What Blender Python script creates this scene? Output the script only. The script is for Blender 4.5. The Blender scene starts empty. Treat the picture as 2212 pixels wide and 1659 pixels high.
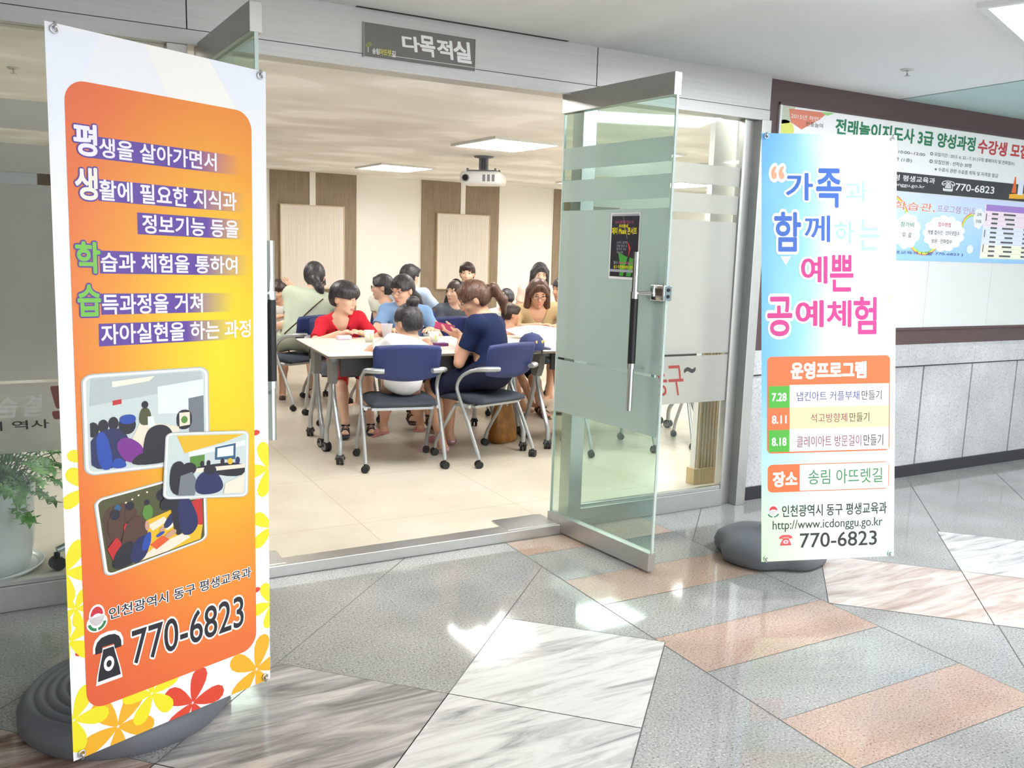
import bpy, math, random
import numpy as np
from mathutils import Matrix, Vector
random.seed(7)
SC = bpy.context.scene
COL = SC.collection
# ------------------------------------------------------------------ camera
CAMF, YAW, PITCH, ROLL = 1882.27, 0.505361791, 0.152718355, 0.0296255284
cd = bpy.data.cameras.new('camera')
cam = bpy.data.objects.new('camera', cd)
COL.objects.link(cam)
fwd = Vector((math.sin(YAW)*math.cos(PITCH), math.cos(YAW)*math.cos(PITCH), -math.sin(PITCH)))
rgt = Vector((math.cos(YAW), -math.sin(YAW), 0))
upv = rgt.cross(fwd)
r2 = math.cos(ROLL)*rgt + math.sin(ROLL)*upv
u2 = -math.sin(ROLL)*rgt + math.cos(ROLL)*upv
cam.matrix_world = Matrix(((r2.x, u2.x, -fwd.x, 0), (r2.y, u2.y, -fwd.y, 0), (r2.z, u2.z, -fwd.z, 1.45), (0, 0, 0, 1)))
cd.sensor_fit = 'HORIZONTAL'
cd.sensor_width = 36.0
cd.lens = 36.0*CAMF/2212.0
cd.clip_start = 0.05
SC.camera = cam
# ------------------------------------------------------------------ world, exposure
w = bpy.data.worlds.new('world')
SC.world = w
w.use_nodes = True
w.node_tree.nodes['Background'].inputs[0].default_value = (0.96, 0.98, 1, 1)
w.node_tree.nodes['Background'].inputs[1].default_value = 3.0
SC.view_settings.view_transform = 'Standard'
SC.view_settings.look = 'None'
SC.view_settings.gamma = 1
SC.view_settings.use_curve_mapping = False
SC.view_settings.exposure = 0.14
SC.cycles.max_bounces = 14
SC.cycles.diffuse_bounces = 5
SC.cycles.glossy_bounces = 5
SC.cycles.transmission_bounces = 10
SC.cycles.transparent_max_bounces = 16
SC.cycles.sample_clamp_indirect = 6
SC.cycles.caustics_reflective = False
SC.cycles.caustics_refractive = False
E_CORR, E_ROOM = 28.0, 22.0          # strength of the ceiling lamps of corridor and room
FZ = 0.045                            # the room's floor stands a little higher
GY = 3.77                             # plane of the glass front
CH = 2.44                             # corridor ceiling
RH = 2.42                             # room ceiling


# ------------------------------------------------------------------ materials
def srgb(c):
    return tuple(((x/255.0)/12.92 if x/255.0 <= 0.04045 else ((x/255.0+0.055)/1.055)**2.4) for x in c)


MATS = {}


def mat(name, rgb, rough=0.5, metal=0.0, spec=0.5, **kw):
    if name in MATS:
        return MATS[name]
    m = bpy.data.materials.new(name)
    m.use_nodes = True
    b = m.node_tree.nodes['Principled BSDF']
    c = srgb(rgb)
    b.inputs['Base Color'].default_value = (*c, 1)
    b.inputs['Roughness'].default_value = rough
    b.inputs['Metallic'].default_value = metal
    b.inputs['Specular IOR Level'].default_value = spec
    for k, v in kw.items():
        b.inputs[k.replace('_', ' ')].default_value = v
    m.diffuse_color = (*c, 1)
    MATS[name] = m
    return m


def nodes(m):
    return m.node_tree.nodes, m.node_tree.links, m.node_tree.nodes['Principled BSDF']


def ramp(n, stops, interp='LINEAR'):
    r = n.new('ShaderNodeValToRGB')
    r.color_ramp.interpolation = interp
    while len(r.color_ramp.elements) > 1:
        r.color_ramp.elements.remove(r.color_ramp.elements[-1])
    r.color_ramp.elements[0].position = stops[0][0]
    r.color_ramp.elements[0].color = (*srgb(stops[0][1]), 1)
    for p, c in stops[1:]:
        e = r.color_ramp.elements.new(p)
        e.color = (*srgb(c), 1)
    return r


def tex_mat(name, stops, scale=(1, 1, 1), nscale=5, detail=6, rough=0.5, metal=0.0, rot=(0, 0, 0), kind='noise',
            distort=0.0, spec=0.5, bump=0.0, nrough=0.6):
    """noise / wave / voronoi coloured by a ramp, in object coordinates"""
    m = mat(name, stops[len(stops)//2][1], rough, metal, spec)
    n, l, b = nodes(m)
    tc = n.new('ShaderNodeTexCoord')
    mp = n.new('ShaderNodeMapping')
    mp.inputs['Scale'].default_value = scale
    mp.inputs['Rotation'].default_value = rot
    l.new(tc.outputs['Object'], mp.inputs['Vector'])
    if kind == 'noise':
        t = n.new('ShaderNodeTexNoise')
        t.inputs['Scale'].default_value = nscale
        t.inputs['Detail'].default_value = detail
        t.inputs['Roughness'].default_value = nrough
        t.inputs['Distortion'].default_value = distort
        out = t.outputs['Fac']
    elif kind == 'wave':
        t = n.new('ShaderNodeTexWave')
        t.inputs['Scale'].default_value = nscale
        t.inputs['Distortion'].default_value = distort
        t.inputs['Detail'].default_value = detail
        out = t.outputs['Fac']
    else:
        t = n.new('ShaderNodeTexVoronoi')
        t.inputs['Scale'].default_value = nscale
        out = t.outputs['Color']
    l.new(mp.outputs[0], t.inputs['Vector'])
    r = ramp(n, stops)
    l.new(out, r.inputs[0])
    l.new(r.outputs[0], b.inputs['Base Color'])
    if bump:
        bp = n.new('ShaderNodeBump')
        bp.inputs['Strength'].default_value = bump
        bp.inputs['Distance'].default_value = 0.002
        l.new(out, bp.inputs['Height'])
        l.new(bp.outputs[0], b.inputs['Normal'])
    return m


def emit(name, rgb, strength):
    m = bpy.data.materials.new(name)
    m.use_nodes = True
    n, l = m.node_tree.nodes, m.node_tree.links
    n.remove(n['Principled BSDF'])
    e = n.new('ShaderNodeEmission')
    e.inputs[0].default_value = (*srgb(rgb), 1)
    e.inputs[1].default_value = strength
    l.new(e.outputs[0], n['Material Output'].inputs[0])
    MATS[name] = m
    return m


def granite(name, base, dark, light, rough=0.065, scale=150):
    m = mat(name, base, rough)
    n, l, b = nodes(m)
    tc = n.new('ShaderNodeTexCoord')
    a = n.new('ShaderNodeTexNoise')
    a.inputs['Scale'].default_value = scale
    a.inputs['Detail'].default_value = 3
    a.inputs['Roughness'].default_value = 0.75
    l.new(tc.outputs['Object'], a.inputs['Vector'])
    r = ramp(n, [(0.33, dark), (0.45, base), (0.56, base), (0.68, light)])
    l.new(a.outputs['Fac'], r.inputs[0])
    c = n.new('ShaderNodeTexNoise')
    c.inputs['Scale'].default_value = 2.2
    c.inputs['Detail'].default_value = 2
    l.new(tc.outputs['Object'], c.inputs['Vector'])
    r2_ = ramp(n, [(0.3, (222, 222, 222)), (0.7, (255, 255, 255))])
    l.new(c.outputs['Fac'], r2_.inputs[0])
    mx = n.new('ShaderNodeMixRGB')
    mx.blend_type = 'MULTIPLY'
    mx.inputs[0].default_value = 1
    l.new(r.outputs[0], mx.inputs[1])
    l.new(r2_.outputs[0], mx.inputs[2])
    l.new(mx.outputs[0], b.inputs['Base Color'])
    return m


def marble(name, stops, rot, scale=(1.2, 9, 1), rough=0.08, dist=1.2):
    return tex_mat(name, stops, scale=scale, nscale=1.6, detail=7, rough=rough, rot=(0, 0, rot), distort=dist, nrough=0.62)


def clear_glass(name, tint, rgb=(235, 250, 245)):
    """see-through pane: transparent with a mirror share that grows at grazing angles"""
    m = bpy.data.materials.new(name)
    m.use_nodes = True
    n, l = m.node_tree.nodes, m.node_tree.links
    n.remove(n['Principled BSDF'])
    tr = n.new('ShaderNodeBsdfTransparent')
    tr.inputs[0].default_value = (*srgb(tint), 1)
    gl = n.new('ShaderNodeBsdfGlossy')
    gl.inputs['Roughness'].default_value = 0.02
    gl.inputs[0].default_value = (*srgb(rgb), 1)
    lw = n.new('ShaderNodeLayerWeight')
    pw = n.new('ShaderNodeMath')
    pw.operation = 'POWER'
    pw.inputs[1].default_value = 4.0
    l.new(lw.outputs['Facing'], pw.inputs[0])
    fr = n.new('ShaderNodeMath')
    fr.operation = 'MULTIPLY_ADD'
    fr.inputs[1].default_value = 0.8
    fr.inputs[2].default_value = 0.035
    l.new(pw.outputs[0], fr.inputs[0])
    mx = n.new('ShaderNodeMixShader')
    l.new(fr.outputs[0], mx.inputs[0])
    l.new(tr.outputs[0], mx.inputs[1])
    l.new(gl.outputs[0], mx.inputs[2])
    l.new(mx.outputs[0], n['Material Output'].inputs[0])
    MATS[name] = m
    return m


def frost(name, rgb, rough=0.45, milk=0.3):
    """frosted film: blurs what lies behind, a little milky"""
    m = bpy.data.materials.new(name)
    m.use_nodes = True
    n, l = m.node_tree.nodes, m.node_tree.links
    n.remove(n['Principled BSDF'])
    g = n.new('ShaderNodeBsdfRefraction')
    g.inputs['Color'].default_value = (*srgb(rgb), 1)
    g.inputs['Roughness'].default_value = rough
    g.inputs['IOR'].default_value = 1.22
    t = n.new('ShaderNodeBsdfTranslucent')
    t.inputs[0].default_value = (*srgb(rgb), 1)
    d = n.new('ShaderNodeBsdfDiffuse')
    d.inputs[0].default_value = (*srgb(rgb), 1)
    m1 = n.new('ShaderNodeMixShader')
    m1.inputs[0].default_value = 0.55
    l.new(t.outputs[0], m1.inputs[1])
    l.new(d.outputs[0], m1.inputs[2])
    m2 = n.new('ShaderNodeMixShader')
    m2.inputs[0].default_value = milk
    l.new(g.outputs[0], m2.inputs[1])
    l.new(m1.outputs[0], m2.inputs[2])
    l.new(m2.outputs[0], n['Material Output'].inputs[0])
    MATS[name] = m
    return m


# ------------------------------------------------------------------ mesh builder
def rz(a):
    return np.array([[math.cos(a), -math.sin(a), 0], [math.sin(a), math.cos(a), 0], [0, 0, 1]])


def frame_to(d):
    d = np.array(d, float)
    d /= np.linalg.norm(d)
    a = np.array([0, 0, 1.0]) if abs(d[2]) < 0.9 else np.array([1.0, 0, 0])
    x = np.cross(a, d)
    x /= np.linalg.norm(x)
    return x, np.cross(d, x), d


def smooth_path(pts, n=8):
    """Catmull-Rom through the points"""
    P = [np.array(p, float) for p in pts]
    P = [2*P[0]-P[1]] + P + [2*P[-1]-P[-2]]
    out = []
    for i in range(1, len(P)-2):
        for k in range(n):
            t = k/n
            a, b, c, d = P[i-1], P[i], P[i+1], P[i+2]
            out.append(0.5*((2*b)+(c-a)*t+(2*a-5*b+4*c-d)*t*t+(3*b-a-3*c+d)*t**3))
    out.append(P[-2])
    return out


class MB:
    def __init__(s):
        s.v, s.f, s.m, s.sm, s.uv = [], [], [], [], None

    def add(s, verts, faces, mi=0, smooth=False):
        o = len(s.v)
        s.v.extend([tuple(map(float, p)) for p in verts])
        for f in faces:
            s.f.append([i+o for i in f])
            s.m.append(mi)
            s.sm.append(smooth)
        return s

    def box(s, x0, x1, y0, y1, z0, z1, mi=0, rot=0.0, c=None):
        P = np.array([(x, y, z) for z in (z0, z1) for y in (y0, y1) for x in (x0, x1)], float)
        if rot:
            c = np.array(c if c is not None else ((x0+x1)/2, (y0+y1)/2, 0), float)
            P = (P-c)@rz(rot).T+c
        return s.add(P, [(0, 2, 3, 1), (4, 5, 7, 6), (0, 1, 5, 4), (2, 6, 7, 3), (0, 4, 6, 2), (1, 3, 7, 5)], mi)

    def rbox(s, x0, x1, y0, y1, z0, z1, r=0.01, mi=0, seg=3, power=None):
        """box with rounded vertical corners and softened top and bottom edges"""
        ring = []
        for (cx_, cy_, a0) in ((x1-r, y1-r, 0), (x0+r, y1-r, 90), (x0+r, y0+r, 180), (x1-r, y0+r, 270)):
            for k in range(seg+1):
                a = math.radians(a0+90*k/seg)
                ring.append((cx_, cy_, math.cos(a), math.sin(a)))
        n = len(ring)
        e = min(r, (z1-z0)/2)*0.7
        lv = [(z0, -e), (z0+e*0.3, -e*0.3), (z0+e, 0), (z1-e, 0), (z1-e*0.3, -e*0.3), (z1, -e)]
        V = []
        for z, off in lv:
            for (a, b, ca, sa) in ring:
                V.append((a+(r+off)*ca, b+(r+off)*sa, z))
        F = []
        for i in range(len(lv)-1):
            for k in range(n):
                F.append((i*n+k, i*n+(k+1) % n, (i+1)*n+(k+1) % n, (i+1)*n+k))
        s.add(V, F, mi, True)
        s.add([V[k] for k in range(n)][::-1], [tuple(range(n))], mi)
        return s.add(V[-n:], [tuple(range(n))], mi)

    def cyl(s, p0, p1, r0, r1=None, seg=16, mi=0, cap=True, smooth=True):
        r1 = r0 if r1 is None else r1
        p0, p1 = np.array(p0, float), np.array(p1, float)
        x, y, _ = frame_to(p1-p0)
        V = []
        for p, r in ((p0, r0), (p1, r1)):
            for k in range(seg):
                a = 2*math.pi*k/seg
                V.append(p+r*(math.cos(a)*x+math.sin(a)*y))
        s.add(V, [(k, (k+1) % seg, seg+(k+1) % seg, seg+k) for k in range(seg)], mi, smooth)
        if cap:
            s.add(V[:seg][::-1], [tuple(range(seg))], mi)
            s.add(V[seg:], [tuple(range(seg))], mi)
        return s

    def tube(s, pts, r, seg=10, mi=0, n=6, smoothpath=True, flat=1.0):
        P = smooth_path(pts, n) if smoothpath else [np.array(p, float) for p in pts]
        rr = r if hasattr(r, '__len__') else None
        V = []
        x = None
        for i, p in enumerate(P):
            d = P[min(i+1, len(P)-1)]-P[max(i-1, 0)]
            d = d/np.linalg.norm(d)
            if x is None:
                x, y, _ = frame_to(d)
            else:
                x = x-d*(x@d)
                x /= np.linalg.norm(x)
                y = np.cross(d, x)
            if rr is None:
                ri = r
            else:
                t = i/(len(P)-1)*(len(rr)-1)
                k = min(int(t), len(rr)-2)
                ri = rr[k]*(1-(t-k))+rr[k+1]*(t-k)
            for k in range(seg):
                a = 2*math.pi*k/seg
                V.append(p+ri*(math.cos(a)*x+math.sin(a)*flat*y))
        F = []
        for i in range(len(P)-1):
            for k in range(seg):
                F.append((i*seg+k, i*seg+(k+1) % seg, (i+1)*seg+(k+1) % seg, (i+1)*seg+k))
        s.add(V, F, mi, True)
        s.add(V[:seg][::-1], [tuple(range(seg))], mi)
        return s.add(V[-seg:], [tuple(range(seg))], mi)

    def lathe(s, prof, c=(0, 0, 0), seg=32, mi=0, smooth=True, sq=1.0, rfun=None):
        """prof: (r, z) pairs; rfun(angle) scales the radius"""
        V = []
        for r, z in prof:
            for k in range(seg):
                a = 2*math.pi*k/seg
                q = rfun(a) if rfun else 1.0
                V.append((c[0]+r*q*math.cos(a), c[1]+r*q*sq*math.sin(a), c[2]+z))
        F = []
        for i in range(len(prof)-1):
            for k in range(seg):
                F.append((i*seg+k, i*seg+(k+1) % seg, (i+1)*seg+(k+1) % seg, (i+1)*seg+k))
        s.add(V, F, mi, smooth)
        if prof[0][0] > 1e-5:
            s.add(V[:seg][::-1], [tuple(range(seg))], mi)
        if prof[-1][0] > 1e-5:
            s.add(V[-seg:], [tuple(range(seg))], mi)
        return s

    def ell(s, c, r, mi=0, su=14, sv=9, R=None):
        V, F = [], []
        for i in range(sv+1):
            t = math.pi*i/sv
            for k in range(su):
                a = 2*math.pi*k/su
                p = np.array([r[0]*math.sin(t)*math.cos(a), r[1]*math.sin(t)*math.sin(a), r[2]*math.cos(t)])
                if R is not None:
                    p = R@p
                V.append(p+np.array(c))
        for i in range(sv):
            for k in range(su):
                F.append((i*su+k, (i+1)*su+k, (i+1)*su+(k+1) % su, i*su+(k+1) % su))
        return s.add(V, F, mi, True)

    def quad(s, a, b, c, d, mi=0):
        return s.add([a, b, c, d], [(0, 1, 2, 3)], mi)

    def build(s, name, mats, parent=None, loc=(0, 0, 0), bevel=0.0, kind=None):
        me = bpy.data.meshes.new(name)
        me.from_pydata(s.v, [], s.f)
        if not isinstance(mats, (list, tuple)):
            mats = [mats]
        for q in mats:
            me.materials.append(MATS[q] if isinstance(q, str) else q)
        me.polygons.foreach_set('material_index', s.m)
        me.polygons.foreach_set('use_smooth', s.sm)
        if s.uv is not None:
            ul = me.uv_layers.new(name='uv')
            idx = np.zeros(len(me.loops), int)
            me.loops.foreach_get('vertex_index', idx)
            ul.data.foreach_set('uv', np.array(s.uv, float)[idx].ravel())
        me.validate()
        me.update()
        o = bpy.data.objects.new(name, me)
        COL.objects.link(o)
        o.location = loc
        if parent is not None:
            o.parent = parent
        if bevel:
            b = o.modifiers.new('bevel', 'BEVEL')
            b.width = bevel
            b.segments = 2
            b.limit_method = 'ANGLE'
        if kind:
            o['kind'] = kind
        return o


def tag(o, label=None, cat=None, group=None, kind=None):
    for k, v in (('label', label), ('category', cat), ('group', group), ('kind', kind)):
        if v:
            o[k] = v
    return o


def thing(name, label, cat, loc=(0, 0, 0), rot=0.0, group=None):
    o = bpy.data.objects.new(name, None)
    COL.objects.link(o)
    o.empty_display_size = 0.1
    o.location = loc
    o.rotation_euler = (0, 0, rot)
    return tag(o, label, cat, group)


def struct(mb, name, mats, parent=None, bevel=0.0):
    o = mb.build(name, mats, parent, bevel=bevel)
    o['kind'] = 'structure'
    return o


def dup(root, loc, rot, label=None, group=None):
    def cp(o, par):
        c = o.copy()
        COL.objects.link(c)
        if par is not None:
            c.parent = par
        for ch in [x for x in bpy.data.objects if x.parent == o]:
            cp(ch, c)
        return c
    r = cp(root, None)
    r.location = loc
    r.rotation_euler = (0, 0, rot)
    return tag(r, label, None, group)


# ------------------------------------------------------------------ lettering
_TX = {}


def text2d(body, off=0.0, res=4):
    k = (body, off)
    if k in _TX:
        return _TX[k]
    c = bpy.data.curves.new('lettering', 'FONT')
    c.body = body
    c.offset = off
    c.resolution_u = res
    o = bpy.data.objects.new('lettering', c)
    COL.objects.link(o)
    dg = bpy.context.evaluated_depsgraph_get()
    me = o.evaluated_get(dg).to_mesh()
    V = np.array([(v.co.x, v.co.y) for v in me.vertices])
    F = [list(p.vertices) for p in me.polygons]
    o.evaluated_get(dg).to_mesh_clear()
    bpy.data.objects.remove(o)
    bpy.data.curves.remove(c)
    _TX[k] = (V, F)
    return V, F


def clip_poly(P, u0, u1, v0, v1):
    for ax, lim, sg in ((0, u0, 1), (0, u1, -1), (1, v0, 1), (1, v1, -1)):
        Q = []
        for i in range(len(P)):
            a, b = P[i], P[(i+1) % len(P)]
            ia, ib = sg*(a[ax]-lim) >= 0, sg*(b[ax]-lim) >= 0
            if ia:
                Q.append(a)
            if ia != ib:
                t = (lim-a[ax])/(b[ax]-a[ax])
                Q.append((a[0]+t*(b[0]-a[0]), a[1]+t*(b[1]-a[1])))
        P = Q
        if len(P) < 3:
            return []
    return P


class Print:
    """a flat printed surface: layers of polygons on a plane, u right, v down, in metres"""

    def __init__(s, w, h, place, step=0.00035):
        s.w, s.h, s.place, s.step = w, h, place, step
        s.mb = MB()
        s.mb.uv = []
        s.mats, s.layer = [], 0

    def mi(s, m):
        if m not in s.mats:
            s.mats.append(m)
        return s.mats.index(m)

    def _add(s, P2, F, m, lay):
        V = [s.place(u, v, lay*s.step) for u, v in P2]
        s.mb.add(V, F, s.mi(m))
        s.mb.uv.extend([(u/s.w, 1-v/s.h) for u, v in P2])

    def poly(s, P, m, lay=1, clip=True):
        P = list(P)
        if clip:
            P = clip_poly(P, 0, s.w, 0, s.h)
        if len(P) >= 3:
            a = sum(P[i][0]*P[(i+1) % len(P)][1]-P[(i+1) % len(P)][0]*P[i][1] for i in range(len(P)))
            if a > 0:
                P = P[::-1]
            s._add(P, [tuple(range(len(P)))], m, lay)
        return s

    def rect(s, u0, v0, u1, v1, m, lay=1, r=0.0):
        if not r:
            return s.poly([(u0, v0), (u1, v0), (u1, v1), (u0, v1)], m, lay)
        P = []
        for (cu, cv, a0) in ((u1-r, v1-r, 0), (u0+r, v1-r, 90), (u0+r, v0+r, 180), (u1-r, v0+r, 270)):
            for k in range(9):
                a = math.radians(a0+k*11.25)
                P.append((cu+r*math.cos(a), cv+r*math.sin(a)))
        return s.poly(P, m, lay)

    def disc(s, u, v, r, m, lay=1, rv=None, n=24, a0=0, a1=360):
        rv = rv or r
        P = [(u+r*math.cos(math.radians(a0+(a1-a0)*k/n)), v+rv*math.sin(math.radians(a0+(a1-a0)*k/n))) for k in range(n+(a1-a0 < 360))]
        return s.poly(P, m, lay)

    def text(s, body, u0, v0, u1, v1, layers, lay=3, italic=0.0):
        """layers: (offset, material) from the bottom up, fitted to the box of the plain glyphs"""
        B, _ = text2d(body)
        lo, hi = B.min(0), B.max(0)
        for k, (off, m) in enumerate(layers):
            V, F = text2d(body, 0.0)
            n = 1 if off < 0.005 else (8 if off < 0.03 else 14)
            for j in range(n):                      # thickened by shifted copies, each a hair above the last
                t = 2*math.pi*j/n
                q = (V+(np.array([math.cos(t), math.sin(t)])*off if n > 1 else 0)-lo)/(hi-lo)
                P = [(u0+(u1-u0)*a+italic*(b-.5)*(v1-v0), v1-(v1-v0)*b) for a, b in q]
                s._add(P, F, m, lay+k+0.04*j)
        return s

    def build(s, name, parent=None, loc=(0, 0, 0)):
        return s.mb.build(name, [m for m in s.mats], parent, loc)


def petal_flower(pr, u, v, r, m, lay, rot=0, n=5, wd=0.62):
    for k in range(n):
        a = math.radians(rot+360*k/n)
        P = []
        for i in range(15):
            t = 2*math.pi*i/14
            d = 0.52*r-0.5*r*math.cos(t)
            wv = wd*0.5*r*math.sin(t)*(0.35+0.75*d/r)
            P.append((u+d*math.cos(a)-wv*math.sin(a), v+d*math.sin(a)+wv*math.cos(a)))
        pr.poly(P[:-1], m, lay)
# ------------------------------------------------------------------ surfaces
granite('grey granite', (170, 170, 167), (84, 84, 83), (218, 218, 215), scale=125)
granite('pink granite', (194, 168, 152), (118, 94, 82), (220, 200, 186), scale=125)
granite('wall granite', (206, 206, 208), (160, 160, 164), (226, 226, 228), rough=0.45, scale=90)
marble('white marble', [(0.26, (118, 119, 122)), (0.38, (182, 182, 179)), (0.5, (214, 214, 210)), (0.75, (226, 226, 222))], math.radians(47))
marble('veined marble', [(0.28, (108, 110, 115)), (0.40, (186, 186, 183)), (0.55, (216, 216, 212)), (0.8, (228, 228, 223))], math.radians(-52))
marble('grey marble', [(0.25, (92, 92, 94)), (0.42, (142, 140, 138)), (0.55, (176, 172, 168)), (0.68, (206, 200, 192))], math.radians(33))
marble('brown marble', [(0.25, (96, 74, 66)), (0.42, (150, 122, 110)), (0.56, (190, 172, 160)), (0.7, (222, 214, 206))], math.radians(40))
marble('tan marble', [(0.22, (152, 130, 118)), (0.42, (188, 169, 158)), (0.58, (211, 200, 192)), (0.75, (232, 227, 222))], math.radians(48))
mat('joint', (92, 92, 92), 0.6)
tex_mat('room tile', [(0.3, (194, 185, 168)), (0.5, (206, 198, 182)), (0.7, (216, 209, 195))], nscale=1.6, detail=5, rough=0.28, distort=0.6)
mat('tile joint', (186, 172, 148), 0.6)
mat('plaster white', (232, 232, 228), 0.85)
mat('corridor ceiling', (238, 239, 238), 0.8)
mat('teal ceiling', (190, 214, 212), 0.8)
tex_mat('room ceiling', [(0.34, (222, 220, 215)), (0.46, (232, 231, 228)), (0.55, (238, 237, 235)), (0.62, (252, 252, 252))],
        scale=(1.1, 1.5, 1), nscale=1.25, detail=1.6, rough=0.8, distort=0.35, nrough=0.45)
mat('wall white', (240, 239, 234), 0.8)
tex_mat('brown panel', [(0.3, (128, 112, 92)), (0.5, (142, 126, 106)), (0.7, (152, 137, 117))], scale=(40, 40, 1.2), nscale=2, detail=4, rough=0.6)
mat('dark brown wood', (84, 68, 60), 0.55)
mat('frame brown', (86, 66, 66), 0.5)
mat('board white', (218, 219, 218), 0.45)
mat('black stone', (44, 44, 52), 0.3)
tex_mat('steel', [(0.3, (194, 194, 191)), (0.7, (199, 199, 196))], scale=(8, 8, 8), nscale=4, detail=2, rough=0.3, metal=0.85)
tex_mat('steel panel', [(0.3, (188, 188, 186)), (0.7, (196, 196, 194))], scale=(0.6, 1, 30), nscale=3, detail=2, rough=0.42, metal=0.7)
mat('chrome', (225, 226, 228), 0.12, 1.0)
mat('dark gap', (38, 38, 40), 0.7)
mat('black rubber', (24, 25, 28), 0.45)
mat('glass edge', (205, 222, 216), 0.15, spec=0.8)
clear_glass('door glass', (232, 244, 239))
clear_glass('window glass', (250, 253, 252))
frost('frosted film', (246, 247, 244), 0.40, 0.52)
frost('frosted film on door', (238, 248, 244), 0.38, 0.66)
tex_mat('ribbed wood', [(0.3, (196, 170, 122)), (0.5, (214, 190, 144)), (0.7, (224, 203, 160))], scale=(30, 30, 1), nscale=2, detail=3, rough=0.5)
emit('lamp panel', (255, 252, 246), 1.0)
MATS['lamp panel'].node_tree.nodes['Emission'].inputs[1].default_value = E_ROOM
emit('corridor lamp panel', (246, 250, 255), E_CORR)
mat('lamp frame', (222, 224, 224), 0.4)
mat('lamp louvre', (200, 206, 208), 0.2, 0.8)

# ------------------------------------------------------------------ corridor floor: granite with marble diamonds and pink granite bars
X0, X1, YB = -4.5, 9.0, -4.0
fl = MB()
fl.add([(X0, YB, 0), (X1, YB, 0), (X1, GY+0.12, 0), (X0, GY+0.12, 0)], [(0, 1, 2, 3)], 0)
FM = ['grey granite', 'joint', 'pink granite', 'white marble', 'veined marble', 'grey marble', 'brown marble', 'tan marble']


def fpoly(P, mi, z, clip=None):
    if clip:
        P = clip_poly(P, *clip)
    if len(P) >= 3:
        a = sum(P[i][0]*P[(i+1) % len(P)][1]-P[(i+1) % len(P)][0]*P[i][1] for i in range(len(P)))
        fl.add([(p[0], p[1], z) for p in (P if a > 0 else P[::-1])], [tuple(range(len(P)))], mi)


def fline(a, b, z=0.0004, wd=0.0022, clip=None):
    d = np.array(b, float)-np.array(a, float)
    n = np.array([-d[1], d[0]])/np.linalg.norm(d)*wd
    fpoly([tuple(np.array(a)+n), tuple(np.array(b)+n), tuple(np.array(b)-n), tuple(np.array(a)-n)], 1, z, clip)


for k in range(-6, 8):
    c = -2.19+0.9*k
    fline((-4.5, -4.5-c), (9, 9-c), clip=(X0, 2.02, YB, GY))
    fline((-4.5, -4.5-c), (9, 9-c), clip=(2.92, X1, YB, GY))
for x in (2.02, 2.92):
    fline((x, YB), (x, GY))
for k in range(-9, 4):
    y0 = 1.53+0.645*k
    fpoly([(2.022, y0), (2.918, y0), (2.918, y0+0.295), (2.022, y0+0.295)], 2, 0.0005)
    fline((2.02, y0), (2.92, y0), 0.0007, 0.0012)
    fline((2.02, y0+.295), (2.92, y0+.295), 0.0007, 0.0012)


def diamond(cx, cy, mi):
    h = 0.45
    P = [(cx-h, cy), (cx, cy-h), (cx+h, cy), (cx, cy+h)]
    fpoly(P, mi, 0.0008)
    for i in range(4):
        fline(P[i], P[(i+1) % 4], 0.0011, 0.0016)


for cx, cy, mi in ((1.59, 2.43, 3), (1.14, 1.98, 4), (0.69, 2.43, 5), (-0.21, 2.43, 6), (0.24, 1.98, 5), (-0.66, 1.98, 6), (-1.11, 2.43, 4),
                   (3.37, 2.43, 7), (4.27, 2.43, 4), (3.82, 1.98, 7), (5.17, 2.43, 3), (4.72, 1.98, 3), (6.07, 2.43, 7), (5.62, 1.98, 6)):
    diamond(cx, cy, mi)
struct(fl, 'floor', FM)

# room floor with big beige tiles
fr = MB()
RX0, RX1, RY0, RY1 = -3.6, 9.2, 3.70, 12.06
fr.box(RX0, RX1, GY+0.0, RY1, 0.0, FZ, 0)
for k in range(-4, 11):
    x = 1.42+0.9*k
    if RX0 < x < RX1:
        fr.add([(x-.002, GY+.06, FZ+.0004), (x+.002, GY+.06, FZ+.0004), (x+.002, RY1, FZ+.0004), (x-.002, RY1, FZ+.0004)], [(0, 1, 2, 3)], 1)
for k in range(0, 10):
    y = 4.12+0.9*k
    fr.add([(RX0, y-.002, FZ+.0004), (RX1, y-.002, FZ+.0004), (RX1, y+.002, FZ+.0004), (RX0, y+.002, FZ+.0004)], [(0, 1, 2, 3)], 1)
struct(fr, 'floor_room', ['room tile', 'tile joint'])

# ceilings
c = MB()
c.box(X0, 4.76, YB, GY+0.1, CH, CH+0.1, 0)
c.box(4.785, X1, YB, GY+0.1, CH, CH+0.1, 1)
c.box(4.76, 4.785, YB, GY+0.1, CH+0.02, CH+0.1, 2)
c.box(1.25, 2.3, GY-0.075, GY-0.055, CH-0.001, CH+0.02, 2)
struct(c, 'ceiling', ['corridor ceiling', 'teal ceiling', 'dark gap'])
c = MB()
c.box(RX0, RX1, GY+0.1, RY1+0.1, RH, RH+0.1, 0)
struct(c, 'ceiling_room', ['room ceiling'])

# rear wall of the room: white bays and brown wood bays
wb = MB()
wb.box(RX0, RX1, RY1, RY1+0.15, 0, RH, 0)
for x0, x1 in ((2.87, 4.073), (5.069, 6.345), (7.331, 8.6)):
    wb.box(x0, x1, RY1-0.02, RY1, FZ, RH, 1)
wb.box(RX0, 2.2, RY1-0.03, RY1, FZ, RH, 2)
struct(wb, 'wall_back', ['wall white', 'brown panel', 'dark brown wood'])
wl = MB()
wl.box(RX0-0.1, RX0, GY+.1, RY1, 0, RH, 0)
struct(wl, 'wall_left', ['dark brown wood'])
wr = MB()
wr.box(RX1, RX1+0.1, GY+.1, RY1, 0, RH, 0)
struct(wr, 'wall_side', ['wall white'])
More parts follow.
